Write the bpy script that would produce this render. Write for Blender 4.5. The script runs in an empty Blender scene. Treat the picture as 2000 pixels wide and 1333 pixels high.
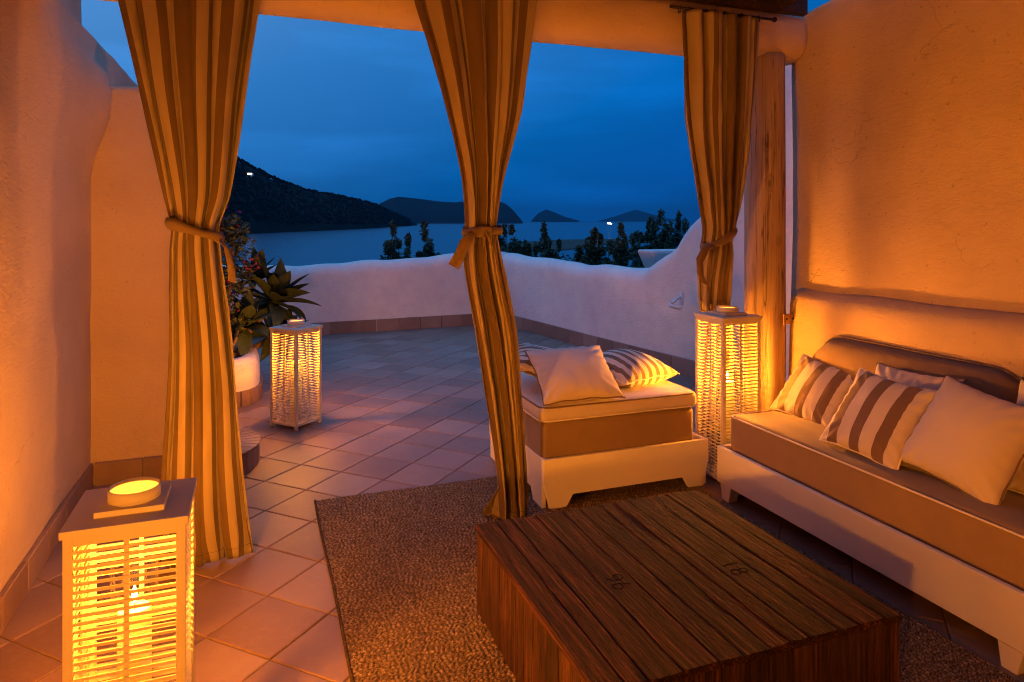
import bpy, bmesh, math, random
import numpy as np
from mathutils import Vector, Matrix, Euler, noise

R = math.radians
PI = math.pi
random.seed(7)
S = bpy.context.scene
COL = S.collection

# ------------------------------------------------------------------ camera
cam_d = bpy.data.cameras.new("camera")
cam_d.sensor_width = 36.0
cam_d.lens = 24.3
cam_d.shift_y = -0.1172
cam_d.clip_start = 0.05
cam_d.clip_end = 90000
cam = bpy.data.objects.new("camera", cam_d)
cam.location = (0, 0, 1.5)
cam.rotation_euler = (R(90), 0, R(-20.3))
COL.objects.link(cam)
S.camera = cam

# ------------------------------------------------------------------ dusk sky
SKY_STRENGTH = 1.0
world = bpy.data.worlds.new("World")
S.world = world
world.use_nodes = True
wn, wl = world.node_tree.nodes, world.node_tree.links
wn.clear()
w_out = wn.new("ShaderNodeOutputWorld")
w_bg = wn.new("ShaderNodeBackground")
w_bg.inputs["Strength"].default_value = SKY_STRENGTH
w_sky = wn.new("ShaderNodeTexSky")
w_sky.sky_type = 'NISHITA'
w_sky.sun_disc = False
w_sky.sun_elevation = R(-3.5)
w_sky.sun_rotation = R(-75)
w_sky.altitude = 20
w_sky.air_density = 1.0
w_sky.dust_density = 0.3
w_sky.ozone_density = 4.0
# the glow of the set sun stands high on the left and fades evenly towards the dark right-hand horizon
w_tc = wn.new("ShaderNodeTexCoord")
w_dot = wn.new("ShaderNodeVectorMath"); w_dot.operation = 'DOT_PRODUCT'
w_dot.inputs[1].default_value = (-0.47, 0.174, 1.0)
w_mr = wn.new("ShaderNodeMapRange")
w_mr.inputs["From Min"].default_value = -0.5; w_mr.inputs["From Max"].default_value = 1.1
w_rmp = wn.new("ShaderNodeValToRGB")
DUSK = [(-0.5, (0.001, 0.060, 0.26)), (-0.05, (0.001, 0.110, 0.47)), (0.10, (0.001, 0.130, 0.47)), (0.35, (0.030, 0.215, 0.62)), (0.49, (0.075, 0.285, 0.70)), (1.1, (0.20, 0.58, 1.50))]
els = w_rmp.color_ramp.elements
while len(els) < len(DUSK): els.new(0.5)
for e, (p, c) in zip(els, DUSK):
    e.position = (p + 0.5) / 1.6; e.color = (*c, 1)
# faint streaks of cloud
w_map = wn.new("ShaderNodeMapping"); w_map.inputs["Scale"].default_value = (1.6, 1.6, 9.0)
w_noi = wn.new("ShaderNodeTexNoise"); w_noi.inputs["Scale"].default_value = 1.7; w_noi.inputs["Detail"].default_value = 5
w_ramp = wn.new("ShaderNodeMapRange")
w_ramp.inputs["From Min"].default_value = 0.42; w_ramp.inputs["From Max"].default_value = 0.72
w_ramp.inputs["To Min"].default_value = 0.92; w_ramp.inputs["To Max"].default_value = 1.32
w_add = wn.new("ShaderNodeMix"); w_add.data_type = 'RGBA'; w_add.blend_type = 'ADD'; w_add.inputs[0].default_value = 0.02
w_cl = wn.new("ShaderNodeMix"); w_cl.data_type = 'RGBA'; w_cl.blend_type = 'MULTIPLY'; w_cl.inputs[0].default_value = 1.0
wl.new(w_tc.outputs["Generated"], w_dot.inputs[0]); wl.new(w_dot.outputs["Value"], w_mr.inputs["Value"]); wl.new(w_mr.outputs[0], w_rmp.inputs[0])
wl.new(w_tc.outputs["Generated"], w_map.inputs[0]); wl.new(w_map.outputs[0], w_noi.inputs["Vector"])
wl.new(w_noi.outputs["Fac"], w_ramp.inputs["Value"])
wl.new(w_rmp.outputs[0], w_add.inputs[6]); wl.new(w_sky.outputs[0], w_add.inputs[7])
wl.new(w_add.outputs[2], w_cl.inputs[6]); wl.new(w_ramp.outputs[0], w_cl.inputs[7])
wl.new(w_cl.outputs[2], w_bg.inputs["Color"]); wl.new(w_bg.outputs[0], w_out.inputs["Surface"])

S.view_settings.view_transform = 'Standard'
S.view_settings.look = 'None'
S.view_settings.exposure = 0.0
S.view_settings.gamma = 1.0
S.view_settings.use_curve_mapping = False
S.render.engine = 'CYCLES'
S.cycles.use_denoising = True
S.cycles.max_bounces = 8
S.cycles.diffuse_bounces = 4
S.cycles.glossy_bounces = 3
S.cycles.transmission_bounces = 4
S.cycles.transparent_max_bounces = 12
S.cycles.caustics_reflective = False
S.cycles.caustics_refractive = False
S.cycles.sample_clamp_direct = 16.0
S.cycles.sample_clamp_indirect = 7.0
S.cycles.filter_width = 1.1

LAMP_COLOR = (1.0, 0.31, 0.022)
LAMP_POWER = 250.0
HAZE_DENSITY = 3.8e-5

# ------------------------------------------------------------------ helpers
def tag(o, label=None, cat=None, group=None, kind=None):
    if label: o["label"] = label
    if cat: o["category"] = cat
    if group: o["group"] = group
    if kind: o["kind"] = kind
    return o

def empty(name, loc=(0, 0, 0), rz=0.0, label=None, cat=None, group=None):
    o = bpy.data.objects.new(name, None)
    o.empty_display_size = 0.1
    COL.objects.link(o)
    o.location = loc
    o.rotation_euler = (0, 0, rz)
    return tag(o, label, cat, group)

def link_mesh(name, me, mat=None, parent=None, loc=None, rot=None):
    if mat is not None and not me.materials:
        for m in (mat if isinstance(mat, (list, tuple)) else [mat]):
            me.materials.append(m)
    o = bpy.data.objects.new(name, me)
    COL.objects.link(o)
    if parent is not None: o.parent = parent
    if loc is not None: o.location = loc
    if rot is not None: o.rotation_euler = rot
    return o

def bm_mesh(name, bm, smooth=False):
    bmesh.ops.recalc_face_normals(bm, faces=bm.faces)
    me = bpy.data.meshes.new(name)
    bm.to_mesh(me); bm.free()
    if smooth:
        me.polygons.foreach_set("use_smooth", [True] * len(me.polygons))
    return me

def obj(name, bm, mat, parent=None, loc=None, rot=None, smooth=False):
    return link_mesh(name, bm_mesh(name, bm, smooth), mat, parent, loc, rot)

def pydata(name, verts, faces, smooth=True):
    me = bpy.data.meshes.new(name)
    me.from_pydata(verts, [], faces)
    me.update()
    if smooth:
        me.polygons.foreach_set("use_smooth", [True] * len(me.polygons))
    return me

def add_box(bm, x0, x1, y0, y1, z0, z1, bevel=0.0, seg=1):
    n = bmesh.new()
    r = bmesh.ops.create_cube(n, size=1.0)
    for v in n.verts:
        v.co = Vector((x0 + (v.co.x + .5) * (x1 - x0), y0 + (v.co.y + .5) * (y1 - y0), z0 + (v.co.z + .5) * (z1 - z0)))
    if bevel:
        bmesh.ops.bevel(n, geom=n.edges[:], offset=bevel, segments=seg, affect='EDGES', profile=0.5)
    merge(bm, n)
    return bm

def merge(bm, n, mat=None):
    vm = {}
    for v in n.verts:
        vm[v] = bm.verts.new(mat @ v.co if mat else v.co)
    for f in n.faces:
        try:
            g = bm.faces.new([vm[v] for v in f.verts]); g.smooth = f.smooth; g.material_index = f.material_index
        except ValueError:
            pass
    n.free()

def box(x0, x1, y0, y1, z0, z1, bevel=0.0, seg=1):
    return add_box(bmesh.new(), x0, x1, y0, y1, z0, z1, bevel, seg)

def add_tube(bm, pts, rad, n=8, closed=False, caps=True):
    pts = [Vector(p) for p in pts]
    m = len(pts)
    rr = rad if isinstance(rad, (list, tuple)) else [rad] * m
    rings = []
    up = Vector((0, 0, 1))
    for i, p in enumerate(pts):
        a = pts[(i - 1) % m] if (closed or i > 0) else p
        b = pts[(i + 1) % m] if (closed or i < m - 1) else p
        t = (b - a)
        if t.length < 1e-9: t = Vector((0, 0, 1))
        t.normalize()
        ref = up if abs(t.dot(up)) < 0.95 else Vector((1, 0, 0))
        u = t.cross(ref).normalized(); w = t.cross(u).normalized()
        rings.append([bm.verts.new(p + (u * math.cos(2 * PI * k / n) + w * math.sin(2 * PI * k / n)) * rr[i]) for k in range(n)])
    last = m if closed else m - 1
    for i in range(last):
        a, b = rings[i], rings[(i + 1) % m]
        for k in range(n):
            f = bm.faces.new((a[k], a[(k + 1) % n], b[(k + 1) % n], b[k])); f.smooth = True
    if caps and not closed:
        bm.faces.new(rings[0][::-1]); bm.faces.new(rings[-1])
    return bm

def add_lathe(bm, prof, n=32, cx=0, cy=0, sx=1, sy=1, cap0=False, cap1=False):
    rings = []
    for r, z in prof:
        rings.append([bm.verts.new((cx + sx * r * math.cos(2 * PI * k / n), cy + sy * r * math.sin(2 * PI * k / n), z)) for k in range(n)])
    for a, b in zip(rings, rings[1:]):
        for k in range(n):
            f = bm.faces.new((a[k], a[(k + 1) % n], b[(k + 1) % n], b[k])); f.smooth = True
    if cap0: bm.faces.new(rings[0][::-1])
    if cap1: bm.faces.new(rings[-1])
    return bm

def smooth01(t):
    t = max(0.0, min(1.0, t)); return t * t * (3 - 2 * t)

def interp(x, pts):
    """Monotone cubic through (x, value) points."""
    n = len(pts)
    if x <= pts[0][0]: return pts[0][1]
    if x >= pts[-1][0]: return pts[-1][1]
    dl = [(pts[i + 1][1] - pts[i][1]) / (pts[i + 1][0] - pts[i][0]) for i in range(n - 1)]
    tg = [dl[0]] + [0 if dl[i - 1] * dl[i] <= 0 else 2 * dl[i - 1] * dl[i] / (dl[i - 1] + dl[i]) for i in range(1, n - 1)] + [dl[-1]]
    i = max(k for k in range(n - 1) if pts[k][0] <= x)
    h = pts[i + 1][0] - pts[i][0]; t = (x - pts[i][0]) / h
    return ((1 + 2 * t) * (1 - t) ** 2 * pts[i][1] + t * (1 - t) ** 2 * h * tg[i] + t * t * (3 - 2 * t) * pts[i + 1][1] + t * t * (t - 1) * h * tg[i + 1])

def lin(x, pts):
    if x <= pts[0][0]: return pts[0][1]
    for (a, va), (b, vb) in zip(pts, pts[1:]):
        if x <= b: return va + (vb - va) * (x - a) / (b - a)
    return pts[-1][1]

CS, SN = math.cos(R(20.3)), math.sin(R(20.3))
def survey(bearing, rise, dist):
    """A far point seen from the terrace: tangent of its bearing off the view axis, its rise per metre, its distance."""
    r = bearing * dist
    return Vector((r * CS + dist * SN, -r * SN + dist * CS, 1.5 + rise * dist))

# ------------------------------------------------------------------ materials
class NT:
    def __init__(s, name):
        s.m = bpy.data.materials.new(name); s.m.use_nodes = True
        s.n, s.l = s.m.node_tree.nodes, s.m.node_tree.links
        s.n.clear()
        s.out = s.n.new("ShaderNodeOutputMaterial")
    def new(s, t, **kw):
        n = s.n.new(t)
        for k, v in kw.items(): setattr(n, k, v)
        return n
    def link(s, a, b): s.l.new(a, b)
    def bsdf(s, rough=0.8, spec=0.3):
        b = s.new("ShaderNodeBsdfPrincipled")
        b.inputs["Roughness"].default_value = rough
        b.inputs["Specular IOR Level"].default_value = spec
        s.link(b.outputs[0], s.out.inputs["Surface"])
        return b
    def coords(s, scale=(1, 1, 1), kind="Object", rand=False):
        tc = s.new("ShaderNodeTexCoord")
        mp = s.new("ShaderNodeMapping"); mp.inputs["Scale"].default_value = scale
        if rand:
            oi = s.new("ShaderNodeObjectInfo")
            mu = s.new("ShaderNodeMath", operation='MULTIPLY'); mu.inputs[1].default_value = 37.0
            s.link(oi.outputs["Random"], mu.inputs[0]); 
            ad = s.new("ShaderNodeVectorMath", operation='ADD')
            s.link(tc.outputs[kind], ad.inputs[0]); s.link(mu.outputs[0], ad.inputs[1]); s.link(ad.outputs[0], mp.inputs[0])
        else:
            s.link(tc.outputs[kind], mp.inputs[0])
        return mp.outputs[0]
    def noise(s, vec, scale, detail=4, rough=0.55, dist=0.0):
        n = s.new("ShaderNodeTexNoise")
        n.inputs["Scale"].default_value = scale; n.inputs["Detail"].default_value = detail
        n.inputs["Roughness"].default_value = rough; n.inputs["Distortion"].default_value = dist
        if vec is not None: s.link(vec, n.inputs["Vector"])
        return n.outputs["Fac"]
    def ramp(s, fac, stops):
        r = s.new("ShaderNodeValToRGB")
        e = r.color_ramp.elements
        while len(e) < len(stops): e.new(0.5)
        for k, (p, c) in enumerate(stops):
            e[k].position = p; e[k].color = (*c, 1) if len(c) == 3 else c
        s.link(fac, r.inputs[0])
        return r.outputs[0]
    def mix(s, fac, a, b, mode='MIX'):
        m = s.new("ShaderNodeMix", data_type='RGBA', blend_type=mode)
        for sock, v in ((m.inputs[0], fac), (m.inputs[6], a), (m.inputs[7], b)):
            if isinstance(v, (int, float)): sock.default_value = v
            elif isinstance(v, tuple): sock.default_value = (*v, 1) if len(v) == 3 else v
            else: s.link(v, sock)
        return m.outputs[2]
    def math(s, op, a, b=0.0):
        m = s.new("ShaderNodeMath", operation=op)
        for k, v in enumerate((a, b)):
            if isinstance(v, (int, float)): m.inputs[k].default_value = v
            else: s.link(v, m.inputs[k])
        return m.outputs[0]
    def bump(s, b, height, strength=0.3, dist=0.01):
        n = s.new("ShaderNodeBump"); n.inputs["Strength"].default_value = strength; n.inputs["Distance"].default_value = dist
        s.link(height, n.inputs["Height"]); s.link(n.outputs[0], b.inputs["Normal"])

def mat_plaster(name, base, blotch, blotch_amt=0.5, bump=0.5):
    t = NT(name); b = t.bsdf(0.92, 0.15)
    v = t.coords()
    big = t.noise(v, 1.3, 5, 0.6)
    med = t.noise(v, 7, 5, 0.6)
    c = t.mix(t.math('MULTIPLY', t.ramp(big, [(.35, (0, 0, 0)), (.7, (1, 1, 1))]), blotch_amt), base, blotch)
    c = t.mix(t.math('MULTIPLY', t.ramp(med, [(.45, (0, 0, 0)), (.75, (1, 1, 1))]), 0.35), c, tuple(x * .8 for x in base))
    wv = t.new("ShaderNodeTexVoronoi", feature='DISTANCE_TO_EDGE'); wv.inputs["Scale"].default_value = 1.15
    wob = t.new("ShaderNodeTexNoise"); wob.inputs["Scale"].default_value = 5.0; wob.inputs["Detail"].default_value = 6
    t.link(v, wob.inputs["Vector"])
    vm = t.new("ShaderNodeVectorMath", operation='MULTIPLY_ADD'); vm.inputs[1].default_value = (.35, .35, .35)
    t.link(wob.outputs["Color"], vm.inputs[0]); t.link(v, vm.inputs[2]); t.link(vm.outputs[0], wv.inputs["Vector"])
    ck = t.math('MULTIPLY', t.ramp(wv.outputs["Distance"], [(0.0, (1, 1, 1)), (0.0045, (0, 0, 0))]), t.ramp(t.noise(v, 1.9, 3), [(.54, (0, 0, 0)), (.62, (1, 1, 1))]))
    pits = t.ramp(t.noise(v, 38, 2, .5), [(.70, (0, 0, 0)), (.74, (1, 1, 1))])
    c = t.mix(t.math('MULTIPLY', t.math('MAXIMUM', t.math('MULTIPLY', ck, .45), t.math('MULTIPLY', pits, .6)), .5), c, tuple(x * .35 for x in base))
    t.link(c, b.inputs["Base Color"])
    fine = t.noise(v, 160, 4, 0.7)
    tro = t.math('ADD', t.noise(t.coords((1, 1, 2.2)), 26, 6, 0.65, 0.6), t.math('MULTIPLY', t.noise(t.coords((1, 1, 1.8)), 7, 4, 0.6, 1.5), .8))
    h = t.math('SUBTRACT', t.math('ADD', t.math('MULTIPLY', fine, 0.6), tro), t.math('MULTIPLY', t.math('MAXIMUM', ck, pits), .6))
    t.bump(b, h, bump, 0.012)
    return t.m

def mat_cloth(name, col, weave=900, rough=0.95, fold=0.0, var=0.12):
    t = NT(name); b = t.bsdf(rough, 0.12)
    v = t.coords()
    n = t.noise(v, 9, 4)
    c = t.mix(n, tuple(x * (1 - var) for x in col), tuple(min(1, x * (1 + var)) for x in col))
    t.link(c, b.inputs["Base Color"])
    b.inputs["Sheen Weight"].default_value = 0.15
    h = t.noise(v, weave, 2, 0.6)
    if fold:
        h = t.math('ADD', t.math('MULTIPLY', h, 0.15), t.math('MULTIPLY', t.noise(t.coords((1, 1, 1)), 7, 4, 0.55, 1.6), fold))
    t.bump(b, h, 0.35, 0.006)
    return t.m

def mat_stripe(name, light, dark, pitch, frac, src="Object", axis="X", off=0.0, edge=0.02):
    """Woven two-colour stripe along one axis (UV x in metres, or object space)."""
    t = NT(name); b = t.bsdf(0.95, 0.12)
    tc = t.new("ShaderNodeTexCoord"); sx = t.new("ShaderNodeSeparateXYZ")
    t.link(tc.outputs[src], sx.inputs[0])
    p = t.math('FRACT', t.math('ADD', t.math('DIVIDE', sx.outputs[axis], pitch), off))
    s = t.math('LESS_THAN', p, frac)
    v = t.coords()
    n = t.noise(v, 8, 3)
    c = t.mix(s, light, dark)
    c = t.mix(t.math('MULTIPLY', n, 0.22), c, (0.02, 0.016, 0.012))
    t.link(c, b.inputs["Base Color"])
    b.inputs["Sheen Weight"].default_value = 0.15
    if src == "UV":      # hanging cloth lets a little light through; a stitched hem runs along its foot
        hem = t.math('LESS_THAN', t.math('ABSOLUTE', t.math('SUBTRACT', sx.outputs["Y"], 0.05)), 0.0018)
        c = t.mix(t.math('MULTIPLY', hem, .6), c, (0.03, 0.02, 0.012)); t.link(c, b.inputs["Base Color"])
        tl = t.new("ShaderNodeBsdfTranslucent"); t.link(c, tl.inputs["Color"])
        mx = t.new("ShaderNodeMixShader"); mx.inputs[0].default_value = .22
        t.link(b.outputs[0], mx.inputs[1]); t.link(tl.outputs[0], mx.inputs[2]); t.link(mx.outputs[0], t.out.inputs["Surface"])
    h = t.math('ADD', t.math('MULTIPLY', t.noise(v, 800, 2), 0.12), t.noise(t.coords((1, 1, .35)), 14, 3, 0.55, 1.0))
    t.bump(b, h, 0.3, 0.006)
    return t.m

def mat_plain(name, col, rough=0.6, spec=0.3, metal=0.0, var=0.15, scale=12, bump=0.1, rand=False):
    t = NT(name); b = t.bsdf(rough, spec)
    b.inputs["Metallic"].default_value = metal
    v = t.coords(rand=rand)
    n = t.noise(v, scale, 5, 0.6)
    t.link(t.mix(n, tuple(x * (1 - var) for x in col), tuple(min(1, x * (1 + var)) for x in col)), b.inputs["Base Color"])
    if bump: t.bump(b, t.noise(v, scale * 8, 4), bump, 0.004)
    return t.m

def mat_wood(name, dark, mid, light, scale=(34, 1.6, 34), rough=0.62, bump=0.9, spec=0.35):
    t = NT(name); b = t.bsdf(rough, spec)
    v = t.coords(scale, rand=True)
    g = t.noise(v, 2.4, 7, 0.68, 0.35)
    v2 = t.coords(tuple(x * .16 for x in scale), rand=True)
    g2 = t.noise(v2, 2.0, 4, 0.6, 0.6)
    c = t.ramp(g, [(.30, dark), (.52, mid), (.74, light)])
    c = t.mix(t.math('MULTIPLY', t.ramp(g2, [(.38, (0, 0, 0)), (.65, (1, 1, 1))]), 0.55), c, dark)
    ck = t.noise(t.coords(tuple(x * (1.6 if x > 5 else .8) for x in scale), rand=True), 1.1, 3, 0.6, 0.25)
    crack = t.ramp(t.math('ABSOLUTE', t.math('SUBTRACT', ck, 0.5)), [(0.0, (1, 1, 1)), (0.018, (0, 0, 0))])
    c = t.mix(t.math('MULTIPLY', crack, .85), c, tuple(x * .12 for x in dark))
    oi = t.new("ShaderNodeObjectInfo")
    f = t.new("ShaderNodeMapRange"); f.inputs["To Min"].default_value = 0.62; f.inputs["To Max"].default_value = 1.25
    t.link(oi.outputs["Random"], f.inputs["Value"])
    c = t.mix(1.0, c, f.outputs[0], 'MULTIPLY')
    kn = t.new("ShaderNodeTexVoronoi"); kn.inputs["Scale"].default_value = 1.0
    kd = t.new("ShaderNodeTexNoise"); kd.inputs["Scale"].default_value = 9.0
    kv = t.coords(tuple(6.5 if x > 5 else 3.2 for x in scale), rand=True)
    t.link(kv, kd.inputs["Vector"])
    ka = t.new("ShaderNodeVectorMath", operation='MULTIPLY_ADD'); ka.inputs[1].default_value = (.12, .12, .12)
    t.link(kd.outputs["Color"], ka.inputs[0]); t.link(kv, ka.inputs[2]); t.link(ka.outputs[0], kn.inputs["Vector"])
    knot = t.ramp(kn.outputs["Distance"], [(0.07, (1, 1, 1)), (0.12, (.15, .15, .15)), (0.15, (.6, .6, .6)), (0.22, (0, 0, 0))])
    c = t.mix(t.math('MULTIPLY', knot, .7), c, tuple(x * .3 for x in dark))
    t.link(c, b.inputs["Base Color"])
    fine = t.noise(t.coords(tuple(x * 4 for x in scale), rand=True), 1.6, 5, 0.7)
    t.bump(b, t.math('SUBTRACT', t.math('ADD', g, t.math('MULTIPLY', fine, .7)), crack), bump, 0.006)
    return t.m

def mat_tile(name):
    t = NT(name); b = t.bsdf(0.5, 0.25)
    oi = t.new("ShaderNodeObjectInfo"); gi = t.new("ShaderNodeNewGeometry")
    r = t.math('FRACT', t.math('ADD', oi.outputs["Random"], gi.outputs["Random Per Island"]))
    v = t.coords(kind="Object", rand=True)
    n = t.noise(v, 4.5, 5, 0.6)
    n2 = t.noise(v, 30, 5, 0.65)
    c = t.ramp(r, [(0.0, (0.185, 0.105, 0.075)), (0.5, (0.235, 0.140, 0.102)), (1.0, (0.285, 0.185, 0.14))])
    c = t.mix(t.math('MULTIPLY', t.ramp(n, [(.4, (0, 0, 0)), (.75, (1, 1, 1))]), 0.4), c, (0.15, 0.085, 0.06))
    c = t.mix(t.math('MULTIPLY', t.ramp(n2, [(.5, (0, 0, 0)), (.8, (1, 1, 1))]), 0.3), c, (0.34, 0.24, 0.195))
    t.link(c, b.inputs["Base Color"])
    ro = t.new("ShaderNodeMapRange"); ro.inputs["To Min"].default_value = 0.38; ro.inputs["To Max"].default_value = 0.65
    t.link(n2, ro.inputs["Value"]); t.link(ro.outputs[0], b.inputs["Roughness"])
    t.bump(b, t.math('ADD', t.math('MULTIPLY', n, 1.2), t.math('MULTIPLY', n2, .3)), 0.25, 0.006)
    return t.m

def mat_glass(name):
    t = NT(name)
    tr = t.new("ShaderNodeBsdfTransparent"); gl = t.new("ShaderNodeBsdfGlossy"); gl.inputs["Roughness"].default_value = 0.03
    fr = t.new("ShaderNodeFresnel"); fr.inputs["IOR"].default_value = 1.35
    mx = t.new("ShaderNodeMixShader")
    t.link(t.math('MULTIPLY', fr.outputs[0], 0.3), mx.inputs[0]); t.link(tr.outputs[0], mx.inputs[1]); t.link(gl.outputs[0], mx.inputs[2])
    t.link(mx.outputs[0], t.out.inputs["Surface"])
    return t.m

def mat_frosted(name):
    t = NT(name)
    tr = t.new("ShaderNodeBsdfTranslucent"); tr.inputs["Color"].default_value = (.8, .78, .72, 1)
    df = t.new("ShaderNodeBsdfDiffuse"); df.inputs["Color"].default_value = (.7, .68, .62, 1)
    mx = t.new("ShaderNodeMixShader"); mx.inputs[0].default_value = .35
    t.link(tr.outputs[0], mx.inputs[1]); t.link(df.outputs[0], mx.inputs[2]); t.link(mx.outputs[0], t.out.inputs["Surface"])
    return t.m

def mat_emit(name, col, strength):
    t = NT(name); e = t.new("ShaderNodeEmission")
    e.inputs["Color"].default_value = (*col, 1); e.inputs["Strength"].default_value = strength
    t.link(e.outputs[0], t.out.inputs["Surface"])
    return t.m

M = {}
M["plaster"] = mat_plaster("white_plaster", (0.58, 0.425, 0.29), (0.45, 0.315, 0.205), 0.65, 0.65)
M["parapet"] = mat_plaster("parapet_plaster", (0.64, 0.53, 0.50), (0.78, 0.69, 0.58), 0.8, 0.6)  # paler blotches scattered over the base colour
M["grout"] = mat_plain("grout", (0.15, 0.095, 0.075), 0.95, 0.1, var=.3, scale=30)
M["tile"] = mat_tile("terracotta_tile")
M["curtain"] = mat_stripe("striped_curtain_cloth", (0.43, 0.335, 0.215), (0.170, 0.110, 0.056), 0.112, 0.47, src="UV")
M["tieband"] = mat_cloth("taupe_band", (0.16, 0.105, 0.06))
M["white_paint"] = mat_plain("white_painted_wood", (0.76, 0.67, 0.54), 0.5, 0.35, var=.08, scale=6, bump=.08)
M["lantern_paint"] = mat_plain("lantern_paint", (0.52, 0.46, 0.38), 0.55, 0.3, var=.06, scale=20, bump=.05)
M["taupe"] = mat_cloth("taupe_canvas", (0.23, 0.15, 0.085), fold=1.3)
M["cream"] = mat_cloth("cream_canvas", (0.54, 0.45, 0.385), fold=0.6, var=.05)
M["pipe_light"] = mat_cloth("cream_piping", (0.72, 0.62, 0.5), weave=300)
M["pipe_dark"] = mat_cloth("taupe_piping", (0.16, 0.10, 0.065), weave=300)
M["pillow_wide"] = mat_stripe("wide_striped_pillow_cloth", (0.66, 0.55, 0.45), (0.19, 0.115, 0.075), 0.122, 0.45, src="Object", off=0.30)
M["pillow_fine"] = mat_stripe("narrow_striped_pillow_cloth", (0.68, 0.58, 0.48), (0.17, 0.11, 0.075), 0.062, 0.48, src="Object", off=0.2)
M["table_top"] = mat_wood("weathered_table_wood", (0.006, 0.002, 0.0015), (0.060, 0.0180, 0.0105), (0.240, 0.085, 0.052), (46, 1.2, 46), rough=.8, bump=1.6, spec=.15)
M["table_side"] = mat_wood("upright_table_wood", (0.006, 0.002, 0.001), (0.058, 0.019, 0.008), (0.16, 0.060, 0.025), (44, 44, 1.8), rough=.75, spec=.2)
M["carving"] = mat_plain("burnt_carving", (0.006, 0.003, 0.002), 0.9, 0.1)
M["beam"] = mat_plaster("whitewashed_log", (0.60, 0.46, 0.36), (0.46, 0.32, 0.23), 0.6, 0.4)
M["post"] = mat_wood("bare_log_wood", (0.30, 0.20, 0.13), (0.45, 0.32, 0.21), (0.55, 0.41, 0.29), (16, 16, .7), rough=0.8, bump=.5)
M["dark_wood"] = mat_wood("dark_roof_wood", (0.02, 0.01, 0.006), (0.06, 0.03, 0.018), (0.12, 0.06, 0.035), (20, 1.5, 20), rough=.75)
M["cane"] = mat_wood("cane_roofing", (0.05, 0.026, 0.012), (0.12, 0.065, 0.03), (0.2, 0.12, 0.06), (2, 60, 30), rough=.8)
M["iron"] = mat_plain("rusty_iron", (0.22, 0.12, 0.065), 0.7, 0.4, metal=.3, var=.5, scale=40, bump=.3)
M["dark_iron"] = mat_plain("dark_iron", (0.03, 0.022, 0.018), 0.5, 0.4, metal=.6)
M["white_metal"] = mat_plain("white_metal", (0.65, 0.6, 0.58), 0.4, 0.4)
M["wax"] = mat_plain("candle_wax", (0.85, 0.72, 0.45), 0.5, 0.3, var=.04, bump=0)
for _n in M["wax"].node_tree.nodes:
    if _n.type == 'BSDF_PRINCIPLED':
        _n.inputs["Subsurface Weight"].default_value = 1.0; _n.inputs["Subsurface Radius"].default_value = (1.0, .6, .25); _n.inputs["Subsurface Scale"].default_value = .06
M["flame"] = mat_emit("flame", (1.0, 0.55, 0.16), 60.0)
M["glass"] = mat_glass("clear_glass")
M["frosted"] = mat_frosted("frosted_glass")
M["soil"] = mat_plain("soil", (0.05, 0.03, 0.02), 0.95, 0.1, var=.4, scale=30, bump=.6)
M["agave"] = mat_plain("agave_leaf", (0.042, 0.062, 0.032), 0.75, 0.15, var=.3, scale=6, rand=True)
M["stem"] = mat_plain("woody_stem", (0.20, 0.13, 0.085), 0.85, 0.15, var=.35, scale=20, bump=.5)
M["leaf_dark"] = mat_plain("dark_leaf", (0.045, 0.06, 0.03), 0.6, 0.3, var=.4, scale=9)
M["bract"] = mat_plain("magenta_bract", (0.16, 0.02, 0.10), 0.75, 0.15, var=.3, scale=9)
M["shrub_leaf"] = mat_plain("shrub_leaf", (0.045, 0.065, 0.035), 0.6, 0.3, var=.5, scale=5)
M["ground"] = mat_plain("scrubby_ground", (0.06, 0.055, 0.04), 0.95, 0.1, var=.5, scale=.3, bump=.5)
M["hill"] = mat_plain("hill_scrub", (0.010, 0.010, 0.007), 0.95, 0.05, var=.6, scale=.02, bump=0)
M["rock"] = mat_plain("far_rock", (0.010, 0.012, 0.013), 0.95, 0.05, var=.4, scale=.004, bump=0)
M["lit_window"] = mat_emit("lit_window", (1.0, 0.72, 0.42), 14.0)
M["ship_light"] = mat_emit("ship_light", (1.0, 0.85, 0.75), 40.0)
M["ship_paint"] = mat_plain("ship_paint", (0.6, 0.58, 0.56), 0.5, 0.3, scale=.2)

def mat_water():
    t = NT("sea_water"); b = t.bsdf(0.22, 0.5)
    b.inputs["Base Color"].default_value = (0.006, 0.03, 0.06, 1)
    b.inputs["IOR"].default_value = 1.333
    v = t.coords((1, 1, 1))
    h = t.math('ADD', t.noise(v, .12, 4, .6), t.math('MULTIPLY', t.noise(t.coords((.004, .012, 1)), 1.0, 4), 2.5))
    t.bump(b, h, 0.35, 1.0)
    return t.m
M["sea"] = mat_water()

def mat_rug():
    t = NT("jute_loops"); b = t.bsdf(0.95, 0.1)
    v = t.coords((1, 1.7, 1))
    n = t.noise(v, 95, 3, .6)
    n2 = t.noise(t.coords(), 5, 4)
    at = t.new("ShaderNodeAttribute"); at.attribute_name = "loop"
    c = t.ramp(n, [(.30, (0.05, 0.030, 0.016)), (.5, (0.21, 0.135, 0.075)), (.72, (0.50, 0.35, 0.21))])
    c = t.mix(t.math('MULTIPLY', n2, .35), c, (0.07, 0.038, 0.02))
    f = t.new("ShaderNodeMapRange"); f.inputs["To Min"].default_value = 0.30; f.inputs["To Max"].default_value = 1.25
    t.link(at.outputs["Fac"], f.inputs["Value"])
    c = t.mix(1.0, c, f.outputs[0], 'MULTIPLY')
    t.link(c, b.inputs["Base Color"])
    t.bump(b, t.noise(v, 260, 3), 0.6, 0.004)
    return t.m
M["rug"] = mat_rug()

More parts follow.
